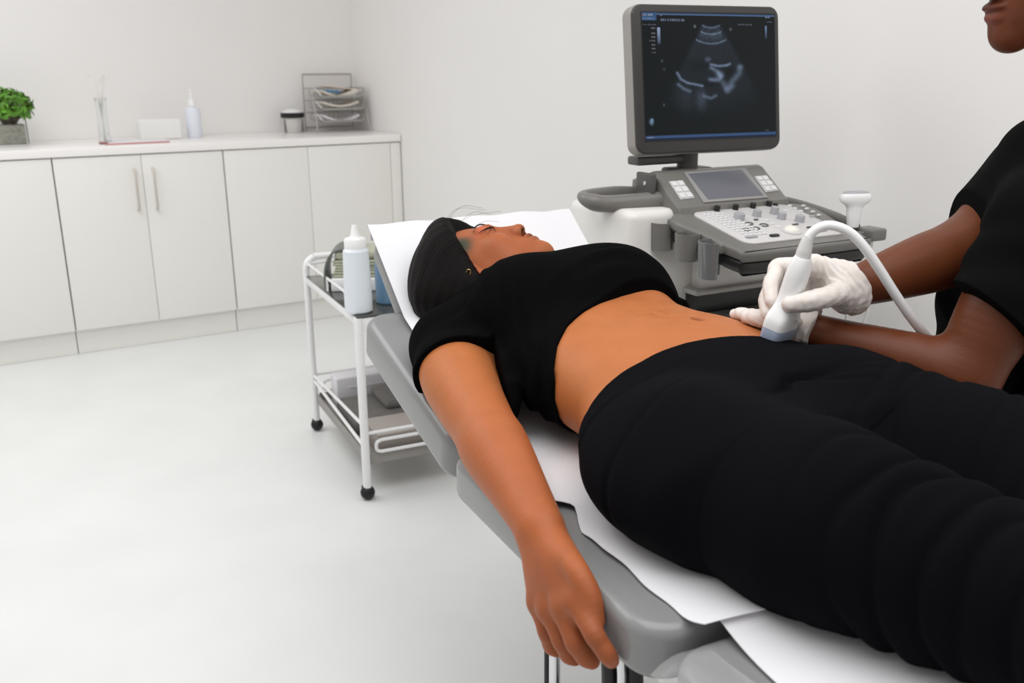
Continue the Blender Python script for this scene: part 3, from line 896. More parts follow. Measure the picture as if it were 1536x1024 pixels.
# right arm, lying along the couch edge
body.limb([P_SH, P_SH * F32(.55) + P_EL * F32(.45) + V3(0, -.010, .004), P_EL, P_EL * F32(.72) + P_WR * F32(.28) + V3(0, -.002, .002), P_EL * F32(.3) + P_WR * F32(.7), P_WR], [.061, .0630, .0510, .0515, .0400, .0325], k=.03, n=10)
body.cone((-.24, .17, .828), P_SH, .053, .058, k=.05)
B3 = lambda x, y, t: tuple(bt(x, y, t))
HK = [B3(865, 902, -.056), B3(846, 912, -.063), B3(825, 914, -.066), B3(808, 903, -.066)]
HP = [B3(891, 951, -.058), B3(863, 963, -.064), B3(842, 960, -.066), B3(818, 946, -.068)]
HT = [B3(910, 980, -.050), B3(878, 985, -.054), B3(853, 982, -.056), B3(826, 970, -.058)]
HE = [B3(917, 990, -.045), B3(888, 991, -.046), B3(862, 987, -.047), B3(834, 976, -.049)]
hand(body, P_WR, HK, HP, HT, [(.385, -.030, .728), B3(862, 852, -.046), B3(884, 893, -.046), B3(893, 930, -.046)], r=1.13, fr=1.10, ends=HE, web=.014)
# left arm on the far side
body.limb([(-.24, .462, .835), (-.06, .535, .795), (.0, .548, .782), (.17, .560, .770), (.25, .565, .760)], [.060, .052, .047, .038, .029], k=.03)
hand(body, (.25, .565, .757), [(.335, .545, .757), (.338, .560, .755), (.333, .576, .752), (.325, .590, .748)], [(.37, .543, .752), (.375, .56, .75), (.37, .578, .748), (.355, .594, .744)], [(.39, .543, .742), (.395, .561, .739), (.388, .58, .737), (.372, .597, .735)], [(.265, .548, .76), (.30, .528, .757), (.328, .522, .75)])
# navel and a soft fold above it
body.ell((.149, .357, .919), (.010, .008, .013), k=.009, op='s')
body.chain([(.075, .26, .931), (.10, .33, .935), (.115, .39, .925)], [.003, .004, .003], k=.012, op='s')
body.fn(lambda P: zbed(P[:, 0]) + .0065 - P[:, 2] - 1.0 * (np.abs(P[:, 1] - .27) > .292), (0, 0, 0), (0, 0, 0), k=.006)

SKIN_P = np.array(lin((180, 108, 62)), F32)


def skin_color(V):
    C = np.tile(SKIN_P, (len(V), 1))
    def mix(m, col, a=1.):
        m = np.clip(m * a, 0, 1)[:, None]; C[:] = C * (1 - m) + np.array(lin(col), F32) * m
    # face and arms a little deeper than the belly
    q = ((V - HC) @ HR) / F32(HS); x, y, z = np.abs(q[:, 0]), q[:, 1], q[:, 2]; sx = q[:, 0]
    hr = np.sqrt((q * q).sum(1))
    mix(sstep(-hr, -.17, -.13), (164, 92, 55))
    mix(sstep(-V[:, 1], -.11, -.06) * sstep(V[:, 0], -.1, .3), (172, 98, 59))
    hm = sstep(V[:, 0], .36, .42) * sstep(-V[:, 2], -.75, -.72)
    mix(hm, (154, 86, 53), .8)
    near = hr < .16
    el = lambda cx, cy, cz, rx, ry, rz: np.exp(-(((x - cx) / rx) ** 2 + ((y - cy) / ry) ** 2 + ((z - cz) / rz) ** 2) ** 2) * near
    mix(el(.041, .083, .009, .015, .03, .0095), (212, 108, 76), .8)            # coral eye shadow
    mix(el(.030, .088, .0205, .020, .03, .0035), (52, 34, 26), .85)           # brow
    mix(el(.033, .09, -.0075, .0165, .03, .0018), (22, 14, 12), .95)           # lash line
    mix(el(.0, .103, -.0725, .022, .02, .006), (120, 70, 58), .8)
    mix(el(.0, .103, -.0845, .019, .02, .006), (140, 84, 70), .8)
    mix(el(.0, .115, -.0772, .023, .03, .0016), (60, 32, 26), .9)
    mix(el(.008, .105, -.056, .0055, .012, .006), (40, 20, 15), .9)
    mix(el(.066, .036, .030, .018, .03, .026), (16, 62, 50), .9)              # green tint at the temple
    # knuckles
    for a in HK + HP:
        d = np.sqrt(((V - V3(*a)) ** 2).sum(1)); mix(np.exp(-(d / .012) ** 2), (128, 76, 54), .35)
    a = V3(.149, .357, .915); d = np.sqrt(((V - a) ** 2).sum(1)); mix(np.exp(-(d / .011) ** 2), (120, 66, 38), .7)
    d = np.sqrt(((V - V3(*HE[0])) ** 2).sum(1)); mix(np.exp(-(d / .0065) ** 2), (222, 176, 158), .8)
    # wet with gel between the ribs and the navel
    sx_, ty = V[:, 0], V[:, 1]
    wet = np.exp(-(((sx_ - .115) / .055) ** 2 + ((ty - .315) / .085) ** 2)) * (V[:, 2] > .86) * (V[:, 2] < .96)
    wet = np.clip(wet * (.35 + .9 * np.sin(sx_ * 120 + 4 * np.sin(ty * 50)) * np.sin(ty * 70 + 3 * np.sin(sx_ * 60))), 0, 1)
    return np.concatenate([C, 1 - wet[:, None]], 1)


m_skin = mat('skin_light_brown', (190, 125, 82), .46, bump=.10, bscale=260, var=.05, vscale=22, spec=.25, sss=.12, attr='Col')
woman = thing('person', 'woman in black lying on her back on the grey couch with bare belly', 'person', BO, BR)
sculpt('body', body, (-.60, -.14, .55), (1.30, .66, 1.10), .0028, m_skin, woman, skin_color, relax=(14, lambda V: sstep(np.sqrt(((V - HC) ** 2).sum(1)), .15, .19) * sstep(np.sqrt(((V - V3(.46, -.05, .66)) ** 2).sum(1)), .09, .14) * sstep(np.sqrt(((V - V3(.149, .357, .919)) ** 2).sum(1)), .02, .04)))

# hair
hair = Sdf()
hair.ell((0, -.010, .026), (.087, .106, .093), k=0)
hair.ell((.020, -.050, .040), (.088, .080, .074), k=.03)
hair.ell((.036, .0, .060), (.060, .080, .060), k=.03)
hair.ell((.046, -.066, .0), (.052, .062, .072), k=.03)
hair.ell((.062, -.030, -.020), (.034, .045, .060), k=.03)
hair.ell((-.040, -.070, .0), (.060, .06, .09), k=.03)
hair.ell((0, .048, .092), (.055, .040, .034), k=.03)
hair.fn(lambda q: .80 * q[:, 1] - .60 * q[:, 2] - .0125 - .9 * np.maximum(.018 - q[:, 0], 0) - .25 * np.maximum(q[:, 0] - .055, 0), 0, 0, k=.010)


def strands(q):
    a = np.arctan2(q[:, 0], q[:, 2] + .05); return .0009 * np.sin(31 * a + 9 * q[:, 1] + 1.5 * np.sin(40 * q[:, 1])) * np.sin(13 * a + 2) + .0003 * np.sin(151 * a + 25 * q[:, 1])


hair.fn(strands, 0, 0, op='d')
hw = Sdf(); place(hw, hair, HC, HR, HS, 0, rad=.21)
hw.fn(lambda P: np.maximum(zbed(P[:, 0]), .822 + .78 * (-.395 - P[:, 0])) + .012 - P[:, 2], 0, 0, k=.008)
m_hair = mat('black_hair', (14, 11, 10), .5, bump=.35, bscale=60, aniso=(3, 3, 30), var=.3, vscale=30, spec=.1)
sculpt('hair', hw, HC - .22, HC + .22, .0024, m_hair, woman)
fs_ = MB()
for k in range(5):
    a = random.uniform(-.05, .06); b0 = Vector(hl(a, .058 + random.uniform(-.01, .01), .085)); b1 = Vector(hl(a * .9 + .01, .10 + random.uniform(0, .016), .062 + random.uniform(-.02, .01))); b2 = Vector(hl(a * .7 + .012, .112 + random.uniform(0, .02), .02 + random.uniform(-.03, .02)))
    fs_.tube(spline([b0, b1, b2], 5), .00022, 4)
fs_.build('loose_strands', m_hair, woman)
m_lash = mat('lash_black', (14, 10, 9), .6); m_brow = mat('brow_brown', (46, 30, 22), .8)
for sg in (-1, 1):
    tk = 1 if sg > 0 else .5
    pts = [Vector(hl(sg * x, y, z)) for x, y, z in ((.0175, .0895, -.0065), (.026, .0928, -.0055), (.035, .0925, -.0050), (.044, .0885, -.0030), (.052, .0805, .0020), (.057, .0720, .0060))]
    MB().tube(spline(pts, 5), lambda u: tk * (.0006 + .0011 * math.sin(math.pi * min(1, u * 1.02))), 8).build('eyelashes', m_lash, woman)
    pts = [Vector(hl(sg * x, y, z)) for x, y, z in ((.016, .0960, .0140), (.029, .0920, .0215), (.042, .0835, .0235), (.053, .0725, .0190))]
    MB().tube(spline(pts, 5), lambda u: tk * (.0007 + .0009 * math.sin(math.pi * u * .9 + .2)), 8).build('eyebrow', m_brow, woman)
er = MB()
c = Vector(hl(.0985, -.006, -.020))
er.tube([c + Vector((.0035 * math.cos(t) * .5, .0035 * math.cos(t), .0055 * math.sin(t))) for t in np.linspace(0, 6.283, 16)[:-1]], .0009, 6, closed=True)
er.build('earring', mat('gold', (214, 170, 110), .2, 1.), woman)

# black cropped T-shirt
m_shirt = mat('black_cotton', (9, 9, 10), .95, bump=.25, bscale=420, spec=.04)
sh = Sdf()
sh.loft(TORSO, p=2.35, k=0, off=.010)
for yc in (.195, .375): sh.ell((-.125, yc, .905), (.113, .100, .086), k=.05)
sh.cone((-.24, .17, .826), P_SH, .060, .066, k=.05)
sh.ell((-.13, .310, .922), (.12, .12, .060), k=.05)
sh.cone((-.265, .37, .855), (-.24, .462, .835), .070, .07, k=.05)
SHD = nrm(P_EL - P_SH)
sh.chain([P_SH, P_SH + SHD * F32(.14) + V3(0, -.008, .002), P_SH + SHD * F32(.24) + V3(0, -.008, .002)], [.067, .0745, .0745], k=.035)
ld = nrm((.18, .073, -.04)); sh.chain([(-.24, .462, .835), V3(-.24, .462, .835) + ld * F32(.17)], [.071, .068], k=.035)
HEM_T = np.array([.09, .109, .114, .137, .173, .22, .263, .317, .36, .425, .5]); HEM_S = np.array([.135, .130, .116, .085, .053, .026, .006, -.013, -.018, -.028, -.03])


def shirt_folds(P):
    s, t, z = P[:, 0], P[:, 1], P[:, 2]
    hem = np.interp(t, HEM_T, HEM_S); q = hem - s                     # distance above the hem
    w = np.exp(-((q - .055) / .045) ** 2) * sstep(z, .74, .84)
    d = -.0020 * w * np.sin(q * 120 + 3.0 * np.sin(t * 15 + 1)) * (.6 + .4 * np.sin(t * 23))
    d += -.0022 * np.exp(-((q - .075) / .012) ** 2) * sstep(t, .12, .2) * sstep(-t, -.46, -.36)
    b = q - .9 * (t - .11); d += -.0024 * np.exp(-((t - .125) / .03) ** 2) * np.sin(b * 95 + 9 * z) * sstep(q, .01, .05)
    d += .0038 * (1 - sstep(q, .0, .035)) * (t > .08)
    u = (P - P_SH) @ SHD; d += .006 * sstep(u, .085, .13) * sstep(ARM(P), -.02, .02); d += -.0018 * np.exp(-((t - .06) / .05) ** 2) * np.sin(u * 110 + 40 * (z - .85)) * sstep(u, .0, .05)
    return d


# hem across the ribs, sleeve hems, neck hole
ARM = lambda P: .15 - .27 * (P[:, 0] + .26) - P[:, 1]      # > 0 on the arm's side of the armpit line
sh.fn(shirt_folds, 0, 0, op='d')
sh.fn(lambda P: np.where((ARM(P) > 0) & (P[:, 0] < .12), -1., P[:, 0] - (np.interp(P[:, 1], HEM_T, HEM_S) + .55 * np.maximum(.815 - P[:, 2], 0) * (P[:, 1] < .3))), 0, 0, k=.003)


def sleeve_cut(P):
    u = (P - P_SH) @ SHD; side = ARM(P)
    e = u - .115 - .25 * (P[:, 2] - .83)
    u2 = (P - V3(-.24, .462, .835)) @ ld; e2 = u2 - .125; s2 = P[:, 1] - .475
    return np.maximum(np.minimum(e, side), np.minimum(e2, s2))


sh.fn(sleeve_cut, 0, 0, k=.003)
sh.cone(hl(0, -.022, -.055), (-.295, .272, .885), .064, .068, k=.008, op='s')
sh.fn(lambda P: zbed(P[:, 0]) + .0055 - P[:, 2] - 1.0 * (np.abs(P[:, 1] - .27) > .292), 0, 0, k=.004)
sculpt('tshirt', sh, (-.46, -.06, .66), (.28, .64, 1.06), .003, m_shirt, woman)

# black trousers
m_trou = mat('black_jersey', (11, 11, 15), .9, bump=.25, bscale=520, spec=.06)
tr = Sdf()
tr.loft(TORSO, p=2.35, k=0, off=.006)
legs(tr, .008)
tr.cone((.47, .31, .80), (.50, .32, .80), .075, .06, k=.05)


def trouser_folds(P):
    s, t, z = P[:, 0], P[:, 1], P[:, 2]; d = np.zeros(len(P), F32)
    # ring creases round each thigh and knee
    for tc, kt, rings in ((.23, 0., ((.640, -.4, .004), (.690, -.5, .010), (.726, -.5, .011), (.768, -.4, .010), (.805, -.2, .007), (.845, -.3, .008), (.9, -.2, .006))), (.44, -.45, ((.475, -.3, .004), (.515, -.3, .0045), (.575, -.3, .003), (.64, -.3, .004), (.70, -.3, .005), (.77, 0, .005)))):
        m = np.exp(-((t - tc) / .12) ** 4)
        for s0, sl, amp in rings:
            c = s - s0 - sl * .35 * (z - .84) - kt * (t - tc) + .004 * np.sin(38 * t + 70 * s0)
            d += .75 * amp * m * np.exp(-(c / .0070) ** 2) - .4 * amp * m * np.exp(-((c - .016) / .012) ** 2)
    # pull lines running from the hip to the crotch
    for k, (a0, amp) in enumerate(((.255, .004), (.275, .0045), (.30, .004))):
        c = s - a0 - .28 * np.maximum(.3 - t, 0) * (k - .4) - .02 * np.sin(9 * t); d += .5 * amp * np.exp(-(c / .006) ** 2) * sstep(-t, -.30, -.12)
    for a, b, c0, amp in ((.9, .38, .40, .006), (.55, .33, .405, .005), (1.5, .42, .40, .005)):
        q = (s - c0) - a * (t - .32) * np.where(t > .32, .8, -.8); d += amp * np.exp(-(q / .009) ** 2) * np.exp(-((s - .43) / .06) ** 2) * np.exp(-((t - .32) / .09) ** 2) * sstep(z, .82, .87)
    return d


tr.fn(trouser_folds, 0, 0, op='d')
tr.fn(lambda P: np.interp(P[:, 1], [.07, .08, .11, .141, .172, .217, .262, .305, .347, .381, .414, .5], [.288, .283, .273, .266, .260, .253, .248, .247, .250, .255, .261, .27]) - .35 * np.maximum(.83 - P[:, 2], 0) - P[:, 0], 0, 0, k=.004)
tr.fn(lambda P: P[:, 0] - 1.13, 0, 0, k=.004)
tr.fn(lambda P: zbed(P[:, 0]) - .012 * sstep(P[:, 0], .6, .9) + .0065 - P[:, 2], 0, 0, k=.006)
sculpt('trousers', tr, (.18, -.02, .66), (1.16, .60, .96), .003, m_trou, woman)
# ------------------------------------------------------------------ ultrasound machine; local x along its front edge, y into the machine
MY = R_(27)
MO = Vector((.532, 2.05, 0)); MM = Matrix.Translation(MO) @ Matrix.Rotation(MY, 4, 'Z'); MMI = MM.inverted()
m_g1 = mat('machine_grey', (118, 116, 112), .33, spec=.45)
m_g2 = mat('machine_dark_grey', (84, 83, 81), .4)
m_g3 = mat('machine_charcoal', (38, 37, 37), .35)
m_pl = mat('panel_light_grey', (206, 204, 203), .4)
m_key = mat('key_pale', (222, 221, 222), .4)
m_keyg = mat('key_grey', (168, 168, 172), .4)
m_mw = mat('machine_white', (228, 226, 222), .3)
m_bez = mat('bezel', (58, 56, 55), .4)
m_side = mat('monitor_side', (150, 146, 142), .4)
us = thing('ultrasound_machine', 'grey and white ultrasound machine with a large monitor beside the couch', 'ultrasound machine', MO, MY)


def mplane(px, py, P, N):
    """point (machine frame) where the sight line of a pixel meets a plane of the machine"""
    o = MMI @ Vector((0, 0, CH)); d = MMI.to_3x3() @ ray(px, py); return o + d * ((P - o).dot(N) / d.dot(N))


PT = R_(11.6); PM = Matrix.Translation((0, 0, .931)) @ Matrix.Rotation(PT, 4, 'X')   # control panel plane, local x/y on it
PMI = PM.inverted(); PN = PM.to_3x3() @ Vector((0, 0, 1))


def pp(px, py): q = PMI @ mplane(px, py, PM.translation, PN); return q.x, q.y


# deck
DX0, DX1 = -.055, .352
deck = [(DX0 + .012, -.022), (DX0 + .04, -.046), (DX1 - .04, -.046), (DX1 - .012, -.022), (DX1, .06), (DX1 - .015, .225), (DX0 + .01, .225), (DX0, .06)]
dk = [Vector((x, y, 0)) for x, y in deck]; dk = spline(dk, 5, closed=True)
dko = MB(PM).prism([(q.x, q.y) for q in dk], -.030, -.004, bev=.008, seg=3).build('console_deck', m_g1, us)
MB(PM).prism([(q.x * .975 + .004, q.y * .96) for q in dk], -.062, -.029, bev=.012, seg=3).build('deck_underside', m_g3, us)
PW, PL = .2956, .206
kp = MB(PM).prism(rrect(PW + .01, PL + .012, .026, 7, PW / 2, PL / 2), -.006, .0, bev=.0025).build('key_panel', m_pl, us)


def key(px, py, w, h, hh, m, name='key', r=None, par=kp):
    x, y = pp(px, py)
    return MB(PM @ Matrix.Translation((x, y, 0))).prism(rrect(w, h, r if r else min(w, h) * .45, 4), -.001, hh, bev=min(.0012, hh * .4)).build(name, m, par)


def knob(px, py, r, hh, m, name='knob', par=kp):
    x, y = pp(px, py)
    return MB(PM @ Matrix.Translation((x, y, 0))).lathe([(0, 0), (r * 1.06, 0), (r, .002), (r * .96, hh - .0015), (r * .88, hh), (0, hh)], 24).build(name, m, par)


for px, py in ((1075, 316), (1103, 314), (1129, 311.5), (1153, 308.5)): knob(px, py, .0075, .013, m_g3)
knob(1163, 309, .006, .008, m_g3)
for px, py, r, hh in ((1108, 329, .0135, .016), (1135, 324, .0105, .016), (1161, 320.5, .0105, .018), (1172, 328, .0105, .016), (1199, 332, .0115, .016)): knob(px, py, r, hh, m_keyg)
x, y = pp(1187, 347)
MB(PM @ Matrix.Translation((x, y, 0))).lathe([(0, 0), (.024, 0), (.024, .0025), (.021, .004), (.0195, .0045)], 30).build('trackball_ring', m_pl, kp)
MB(PM @ Matrix.Translation((x, y, 0))).lathe([(.0195, .002), (.0185, .006), (.0155, .0095), (.010, .012), (.004, .0132), (0, .0134)], 26).build('trackball', mat('trackball_cream', (238, 235, 226), .25), kp)
key(1161.5, 354, .027, .012, .004, m_g3); key(1127, 356, .033, .010, .004, m_keyg); key(1214, 341.5, .016, .009, .003, m_g2); key(1234, 347, .026, .005, .003, m_keyg); key(1218, 325, .016, .010, .003, m_keyg)
key(1193, 337, .018, .005, .003, m_g2); key(1236, 333, .022, .006, .003, m_keyg); key(1134, 330, .012, .008, .003, m_g2)
for px, py in ((1123, 336), (1146, 338), (1133, 343), (1119, 345)):
    x, y = pp(px, py)
    MB(PM @ Matrix.Translation((x, y, 0))).tube([(.0105 * math.cos(a), .0085 * math.sin(a), .001) for a in np.linspace(R_(200), R_(520), 16)], .0018, 6).build('key_ring', m_g2, kp)
for i in range(11):      # typewriter keys down the left of the panel
    for j in range(5):
        fx = .018 + j * .0135 + i * .0008; fy = PL - .022 - i * .0145
        if fy > .02 and not (i < 3 and j > 3 and i > 0):
            MB(PM @ Matrix.Translation((fx, fy, 0))).prism(rrect(.0105, .0095, .0035, 3), -.001, .0032, bev=.001).build('key', m_key, kp)
for px, py in ((1192, 313), (1201, 317), (1210, 313.5), (1219, 318), (1228, 323), (1205, 309), (1184, 309), (1178, 316), (1150, 331), (1158, 336), (1167, 341)):
    key(px, py, .013, .008, .003, m_key)

# touch hood
hood = [(.205, .955), (.212, .984), (.225, .990), (.318, 1.058), (.335, 1.062), (.42, 1.035), (.43, .95)]
HXA = Matrix(((0, 0, 1, 0), (1, 0, 0, 0), (0, 1, 0, 0), (0, 0, 0, 1)))   # prism (y,z) extruded along x
ho = MB(HXA).prism(hood, -.032, .318, bev=.008, seg=3).build('touch_hood', m_g1, us)
TT = R_(36.2); TM = Matrix.Translation((0, .225, .9905)) @ Matrix.Rotation(TT, 4, 'X'); TMI = TM.inverted(); TN = TM.to_3x3() @ Vector((0, 0, 1))


def tp(px, py): q = TMI @ mplane(px, py, TM.translation, TN); return (q.x, q.y)


def tquad(pxs, z0, z1, name, m, par, bev=.0015): return MB(TM).prism([tp(*q) for q in reversed(pxs)], z0, z1, bev=bev).build(name, m, par)


tquad(((1025, 259.5), (1117, 253), (1152, 297.5), (1055, 305)), -.002, .004, 'screen_frame', mat('machine_mid_grey', (148, 146, 145), .38), ho)
tquad(((1031, 262.3), (1111, 256), (1144, 294.5), (1061, 301)), .003, .0048, 'touch_screen', mat('touch_glass', (104, 105, 113), .3), ho, .0005)
for nm, qs in (('left', ((1003, 272.6), (1023, 271), (1042, 297), (1021, 299.5))), ('right', ((1131, 265), (1149, 263.5), (1168, 286), (1148.5, 288.5)))):
    kpad = tquad(qs, -.001, .002, 'keypad', m_pl, ho)
    A, B_, C, D_ = [Vector(q).to_2d() if False else Vector((*q, 0)) for q in (tp(*qs[0]), tp(*qs[1]), tp(*qs[2]), tp(*qs[3]))]
    for i in range(3):
        for j in range(2):
            u, v = (j + .5) / 2, (i + .5) / 3; c = (A * (1 - u) + B_ * u) * (1 - v) + (D_ * (1 - u) + C * u) * v
            MB(TM).box((c.x, c.y, .003), ((B_ - A).length * .40, (D_ - A).length * .25, .003), .0008).build('keypad_key', m_key, kpad)
# light grey wings of the deck left and right of the hood
for x0, x1 in ((DX0 + .004, -.034), (.32, DX1 - .008)):
    MB(HXA).prism([(.13, .938), (.225, .958), (.40, .958), (.42, .94), (.42, .91), (.13, .90)], x0, x1, bev=.006).build('deck_wing', m_g1, us)
MB().tube(spline([(.335, .36, .965), (.372, .34, .966), (.388, .25, .960), (.385, .12, .945), (.375, .04, .93)], 6), .013, 12).build('side_rail', m_g1, us)
# monitor neck and bracket
MB().cyl((.11, .375, 1.03), (.11, .375, 1.12), .027, n=28).build('monitor_neck', m_g2, us)
MB().box((.02, .385, 1.085), (.15, .05, .022), .006).box((.11, .375, 1.052), (.12, .07, .022), .008).build('monitor_bracket', m_g2, us)
bk = MB().box((-.05, .33, 1.03), (.014, .07, .06), .004).build('hinge_bracket', m_g2, us)
MB().cyl((-.0585, .325, 1.035), (-.055, .325, 1.035), .005, n=14).build('hinge_pin', m_pl, bk)

# monitor
mw, mh, md = .4275, .3595, .052
bl = MMI @ at_y(955, 233, 2.30)
MT = Matrix.Translation(bl) @ Matrix.Rotation(R_(21.3 - 27), 4, 'Z') @ Matrix.Rotation(R_(82), 4, 'X')   # x right, y up the screen, z toward the viewer
mo = MB(MT).prism(rrect(mw, mh, .028, 8, mw / 2, mh / 2), -md, -.006, bev=.008, seg=4).build('monitor', m_side, us)
MB(MT).prism(rrect(mw - .004, mh - .004, .027, 8, mw / 2, mh / 2), -.012, .0, bev=.004, seg=3).build('bezel', m_bez, mo)
MB(MT).box((mw * .42, mh * .25, -md - .012), (.16, .14, .03), .01).build('back_mount', m_g2, mo)
SX0, SX1, SY0, SY1 = .027, mw - .0165, .034, mh - .0215
MB(MT).box(((SX0 + SX1) / 2, (SY0 + SY1) / 2, .0004), (SX1 - SX0 + .005, SY1 - SY0 + .005, .001), 0).build('screen_rim', m_black, mo)


def scan_picture():
    nx, ny = 330, 280
    u, v = np.meshgrid(np.linspace(0, 1, nx), np.linspace(0, 1, ny), indexing='ij')   # v down
    rs = np.random.RandomState(3)
    def noise2(n):
        g = rs.rand(n + 1, n + 1); a, b = u * n * .999, v * n * .999; i, j = a.astype(int), b.astype(int); fa, fb = a - i, b - j
        return (g[i, j] * (1 - fa) + g[i + 1, j] * fa) * (1 - fb) + (g[i, j + 1] * (1 - fa) + g[i + 1, j + 1] * fa) * fb
    spk = noise2(160) * .5 + noise2(90) * .3 + noise2(40) * .2
    img = np.zeros((nx, ny, 3)); base = np.array([.010, .013, .015]); img += base + (u[..., None] * .004)
    g = np.zeros((nx, ny))
    cx, cy = .505, -.06
    dx, dy = (u - cx) * 1.2, v - cy; r = np.hypot(dx, dy); a = np.degrees(np.arctan2(dx, dy))
    fan = sstep(r, .155, .165) * sstep(-np.abs(a - 1), -33, -27)
    inner = sstep(-r, -.98, -.70)
    g += fan * inner * (.020 + .045 * spk) * np.clip(1.25 - r, 0, 1)
    g += fan * np.exp(-((r - .235) / .045) ** 2) * .16 * spk * (np.abs(a) < 24)
    for rr, w, am, lim in ((.175, .006, .32, 27), (.225, .006, .42, 25), (.300, .006, .42, 27)): g += am * np.exp(-((r - rr) / w) ** 2) * (np.abs(a) < lim) * (.5 + .8 * spk)
    def blob(bx, by, rx, ry, am, rot=0):
        c, s = math.cos(rot), math.sin(rot); x, y = u - bx, v - by; x, y = c * x + s * y, -s * x + c * y
        return am * np.exp(-((x / rx) ** 2 + (y / ry) ** 2) ** 1.3)
    def line(pts, w, am):
        d = np.full((nx, ny), 9.)
        for (x0, y0), (x1, y1) in zip(pts[:-1], pts[1:]):
            ex, ey = x1 - x0, y1 - y0; t = np.clip(((u - x0) * ex + (v - y0) * ey) / (ex * ex + ey * ey), 0, 1); d = np.minimum(d, np.hypot(u - x0 - t * ex, v - y0 - t * ey))
        return am * np.exp(-(d / w) ** 2) * (.5 + .9 * spk)
    g *= 1 - np.clip(blob(.62, .475, .085, .05, .9, -.3) + blob(.40, .42, .10, .06, .6) + blob(.47, .56, .09, .035, .6), 0, .95)
    g += line([(.245, .47), (.27, .52), (.32, .55), (.37, .56), (.43, .575)], .009, .50)
    g += line([(.25, .56), (.29, .595), (.335, .615)], .012, .30)
    g += line([(.50, .405), (.56, .418), (.62, .412), (.645, .40)], .009, .52)
    g += line([(.50, .43), (.545, .46), (.575, .50), (.56, .53), (.49, .525)], .014, .40)
    g += blob(.565, .49, .03, .03, .40) * (.4 + spk) + blob(.475, .365, .022, .02, .22) * (.4 + spk)
    g += line([(.72, .43), (.715, .48), (.67, .53), (.62, .60)], .022, .24) + blob(.725, .425, .02, .02, .20) + line([(.59, .55), (.62, .62), (.66, .58)], .02, .22)
    g += line([(.44, .655), (.49, .675), (.53, .655)], .012, .28) + blob(.42, .68, .04, .08, .13) * (.4 + spk) + blob(.30, .68, .06, .09, .07) * spk
    img += g[..., None] * np.array([.30, .40, .58])
    def rect(x0, y0, x1, y1, c): m = (u >= x0) & (u <= x1) & (v >= y0) & (v <= y1); img[m] = np.array(c)
    rect(0, .0, 1, .020, (.10, .17, .32)); rect(0, .0, 1, .008, (.03, .05, .09)); rect(0, .0, .105, .062, (.045, .11, .24))
    rect(0, .962, 1, .968, (.05, .10, .20)); rect(0, .968, 1, .985, (.055, .11, .25)); rect(0, .985, 1, 1, (.02, .03, .06))
    m = (u > .108) & (u < .128) & (v > .115) & (v < .245); img[m] = (np.array([.33, .42, .62])[None] * (1.1 - (v[m][:, None] - .115) / .13 * .95))
    m = (u > .925) & (u < .938) & (v > .095) & (v < .20); img[m] = (np.array([.22, .32, .50])[None] * (1.05 - (v[m][:, None] - .095) / .105 * .9))
    # blurred rows of small marks as on the photographed screen
    def marks(x0, y0, n, w, h, c):
        for k in range(n):
            ww = w * (.55 + .45 * rs.rand()); rect(x0 + k * w, y0, x0 + k * w + ww * .8, y0 + h, c)
    marks(.012, .013, 4, .016, .014, (.30, .34, .45)); rect(.004, .013, .014, .03, (.28, .10, .12)); marks(.006, .042, 6, .014, .012, (.16, .22, .36)); rect(.07, .012, .079, .024, (.55, .6, .7))
    marks(.135, .018, 1, .014, .010, (.3, .36, .45)); marks(.135, .05, 11, .0165, .015, (.16, .19, .27)); marks(.008, .09, 6, .016, .009, (.13, .15, .18)); marks(.715, .082, 6, .018, .010, (.12, .14, .17)); marks(.945, .058, 2, .018, .010, (.14, .17, .22)); marks(.93, .02, 2, .02, .012, (.22, .28, .4))
    for yy, n in ((.118, 2), (.155, 2), (.185, 2), (.215, 3), (.245, 2), (.275, 2), (.305, 2)): marks(.10 - .017 * n, yy, n, .016, .010, (.17, .18, .20))
    for bx, by, am in ((.385, .105, .25), (.655, .125, .18), (.135, .375, .10), (.15, .44, .07), (.14, .72, .10)): img += blob(bx, by, .008, .011, am)[..., None] * np.array([.7, .8, .8])
    img += (blob(.045, .852, .014, .022, .5) + blob(.05, .835, .008, .01, .4))[..., None] * np.array([.35, .55, .8]); marks(.915, .945, 2, .016, .010, (.12, .13, .15))
    rect(.01, .972, .055, .982, (.25, .3, .4))
    return nx, ny, img


nx, ny, img = scan_picture()
vs = [(SX0 + (SX1 - SX0) * i / (nx - 1), SY1 - (SY1 - SY0) * j / (ny - 1), .0012) for i in range(nx) for j in range(ny)]
fs = [(i * ny + j, i * ny + j + 1, (i + 1) * ny + j + 1, (i + 1) * ny + j) for i in range(nx - 1) for j in range(ny - 1)]
m_scr = mat('screen_picture', (4, 5, 5), .25, spec=.12)
nt = m_scr.node_tree; a = nt.nodes.new('ShaderNodeAttribute'); a.attribute_name = 'Col'; nt.links.new(a.outputs['Color'], nt.nodes['Principled BSDF'].inputs['Emission Color']); nt.nodes['Principled BSDF'].inputs['Emission Strength'].default_value = .7
so = MB(MT)._add(vs, fs).build('screen', m_scr, mo, sharp=0)
ca = so.data.color_attributes.new('Col', 'FLOAT_COLOR', 'POINT'); C4 = np.ones((nx * ny, 4), F32); C4[:, :3] = img.reshape(-1, 3); ca.data.foreach_set('color', C4.ravel())

# push handle at the rear left
hp = MB()
hp.tube(spline([(-.02, .30, .995), (-.09, .315, .992), (-.16, .33, .990), (-.195, .335, .995), (-.212, .355, 1.003), (-.195, .385, 1.008), (-.10, .40, 1.01), (-.03, .40, 1.005)], 7), lambda u: .021 if u < .45 else .021 - .008 * min(1, (u - .45) / .2), 16)
hp.build('push_handle', m_g1, us)
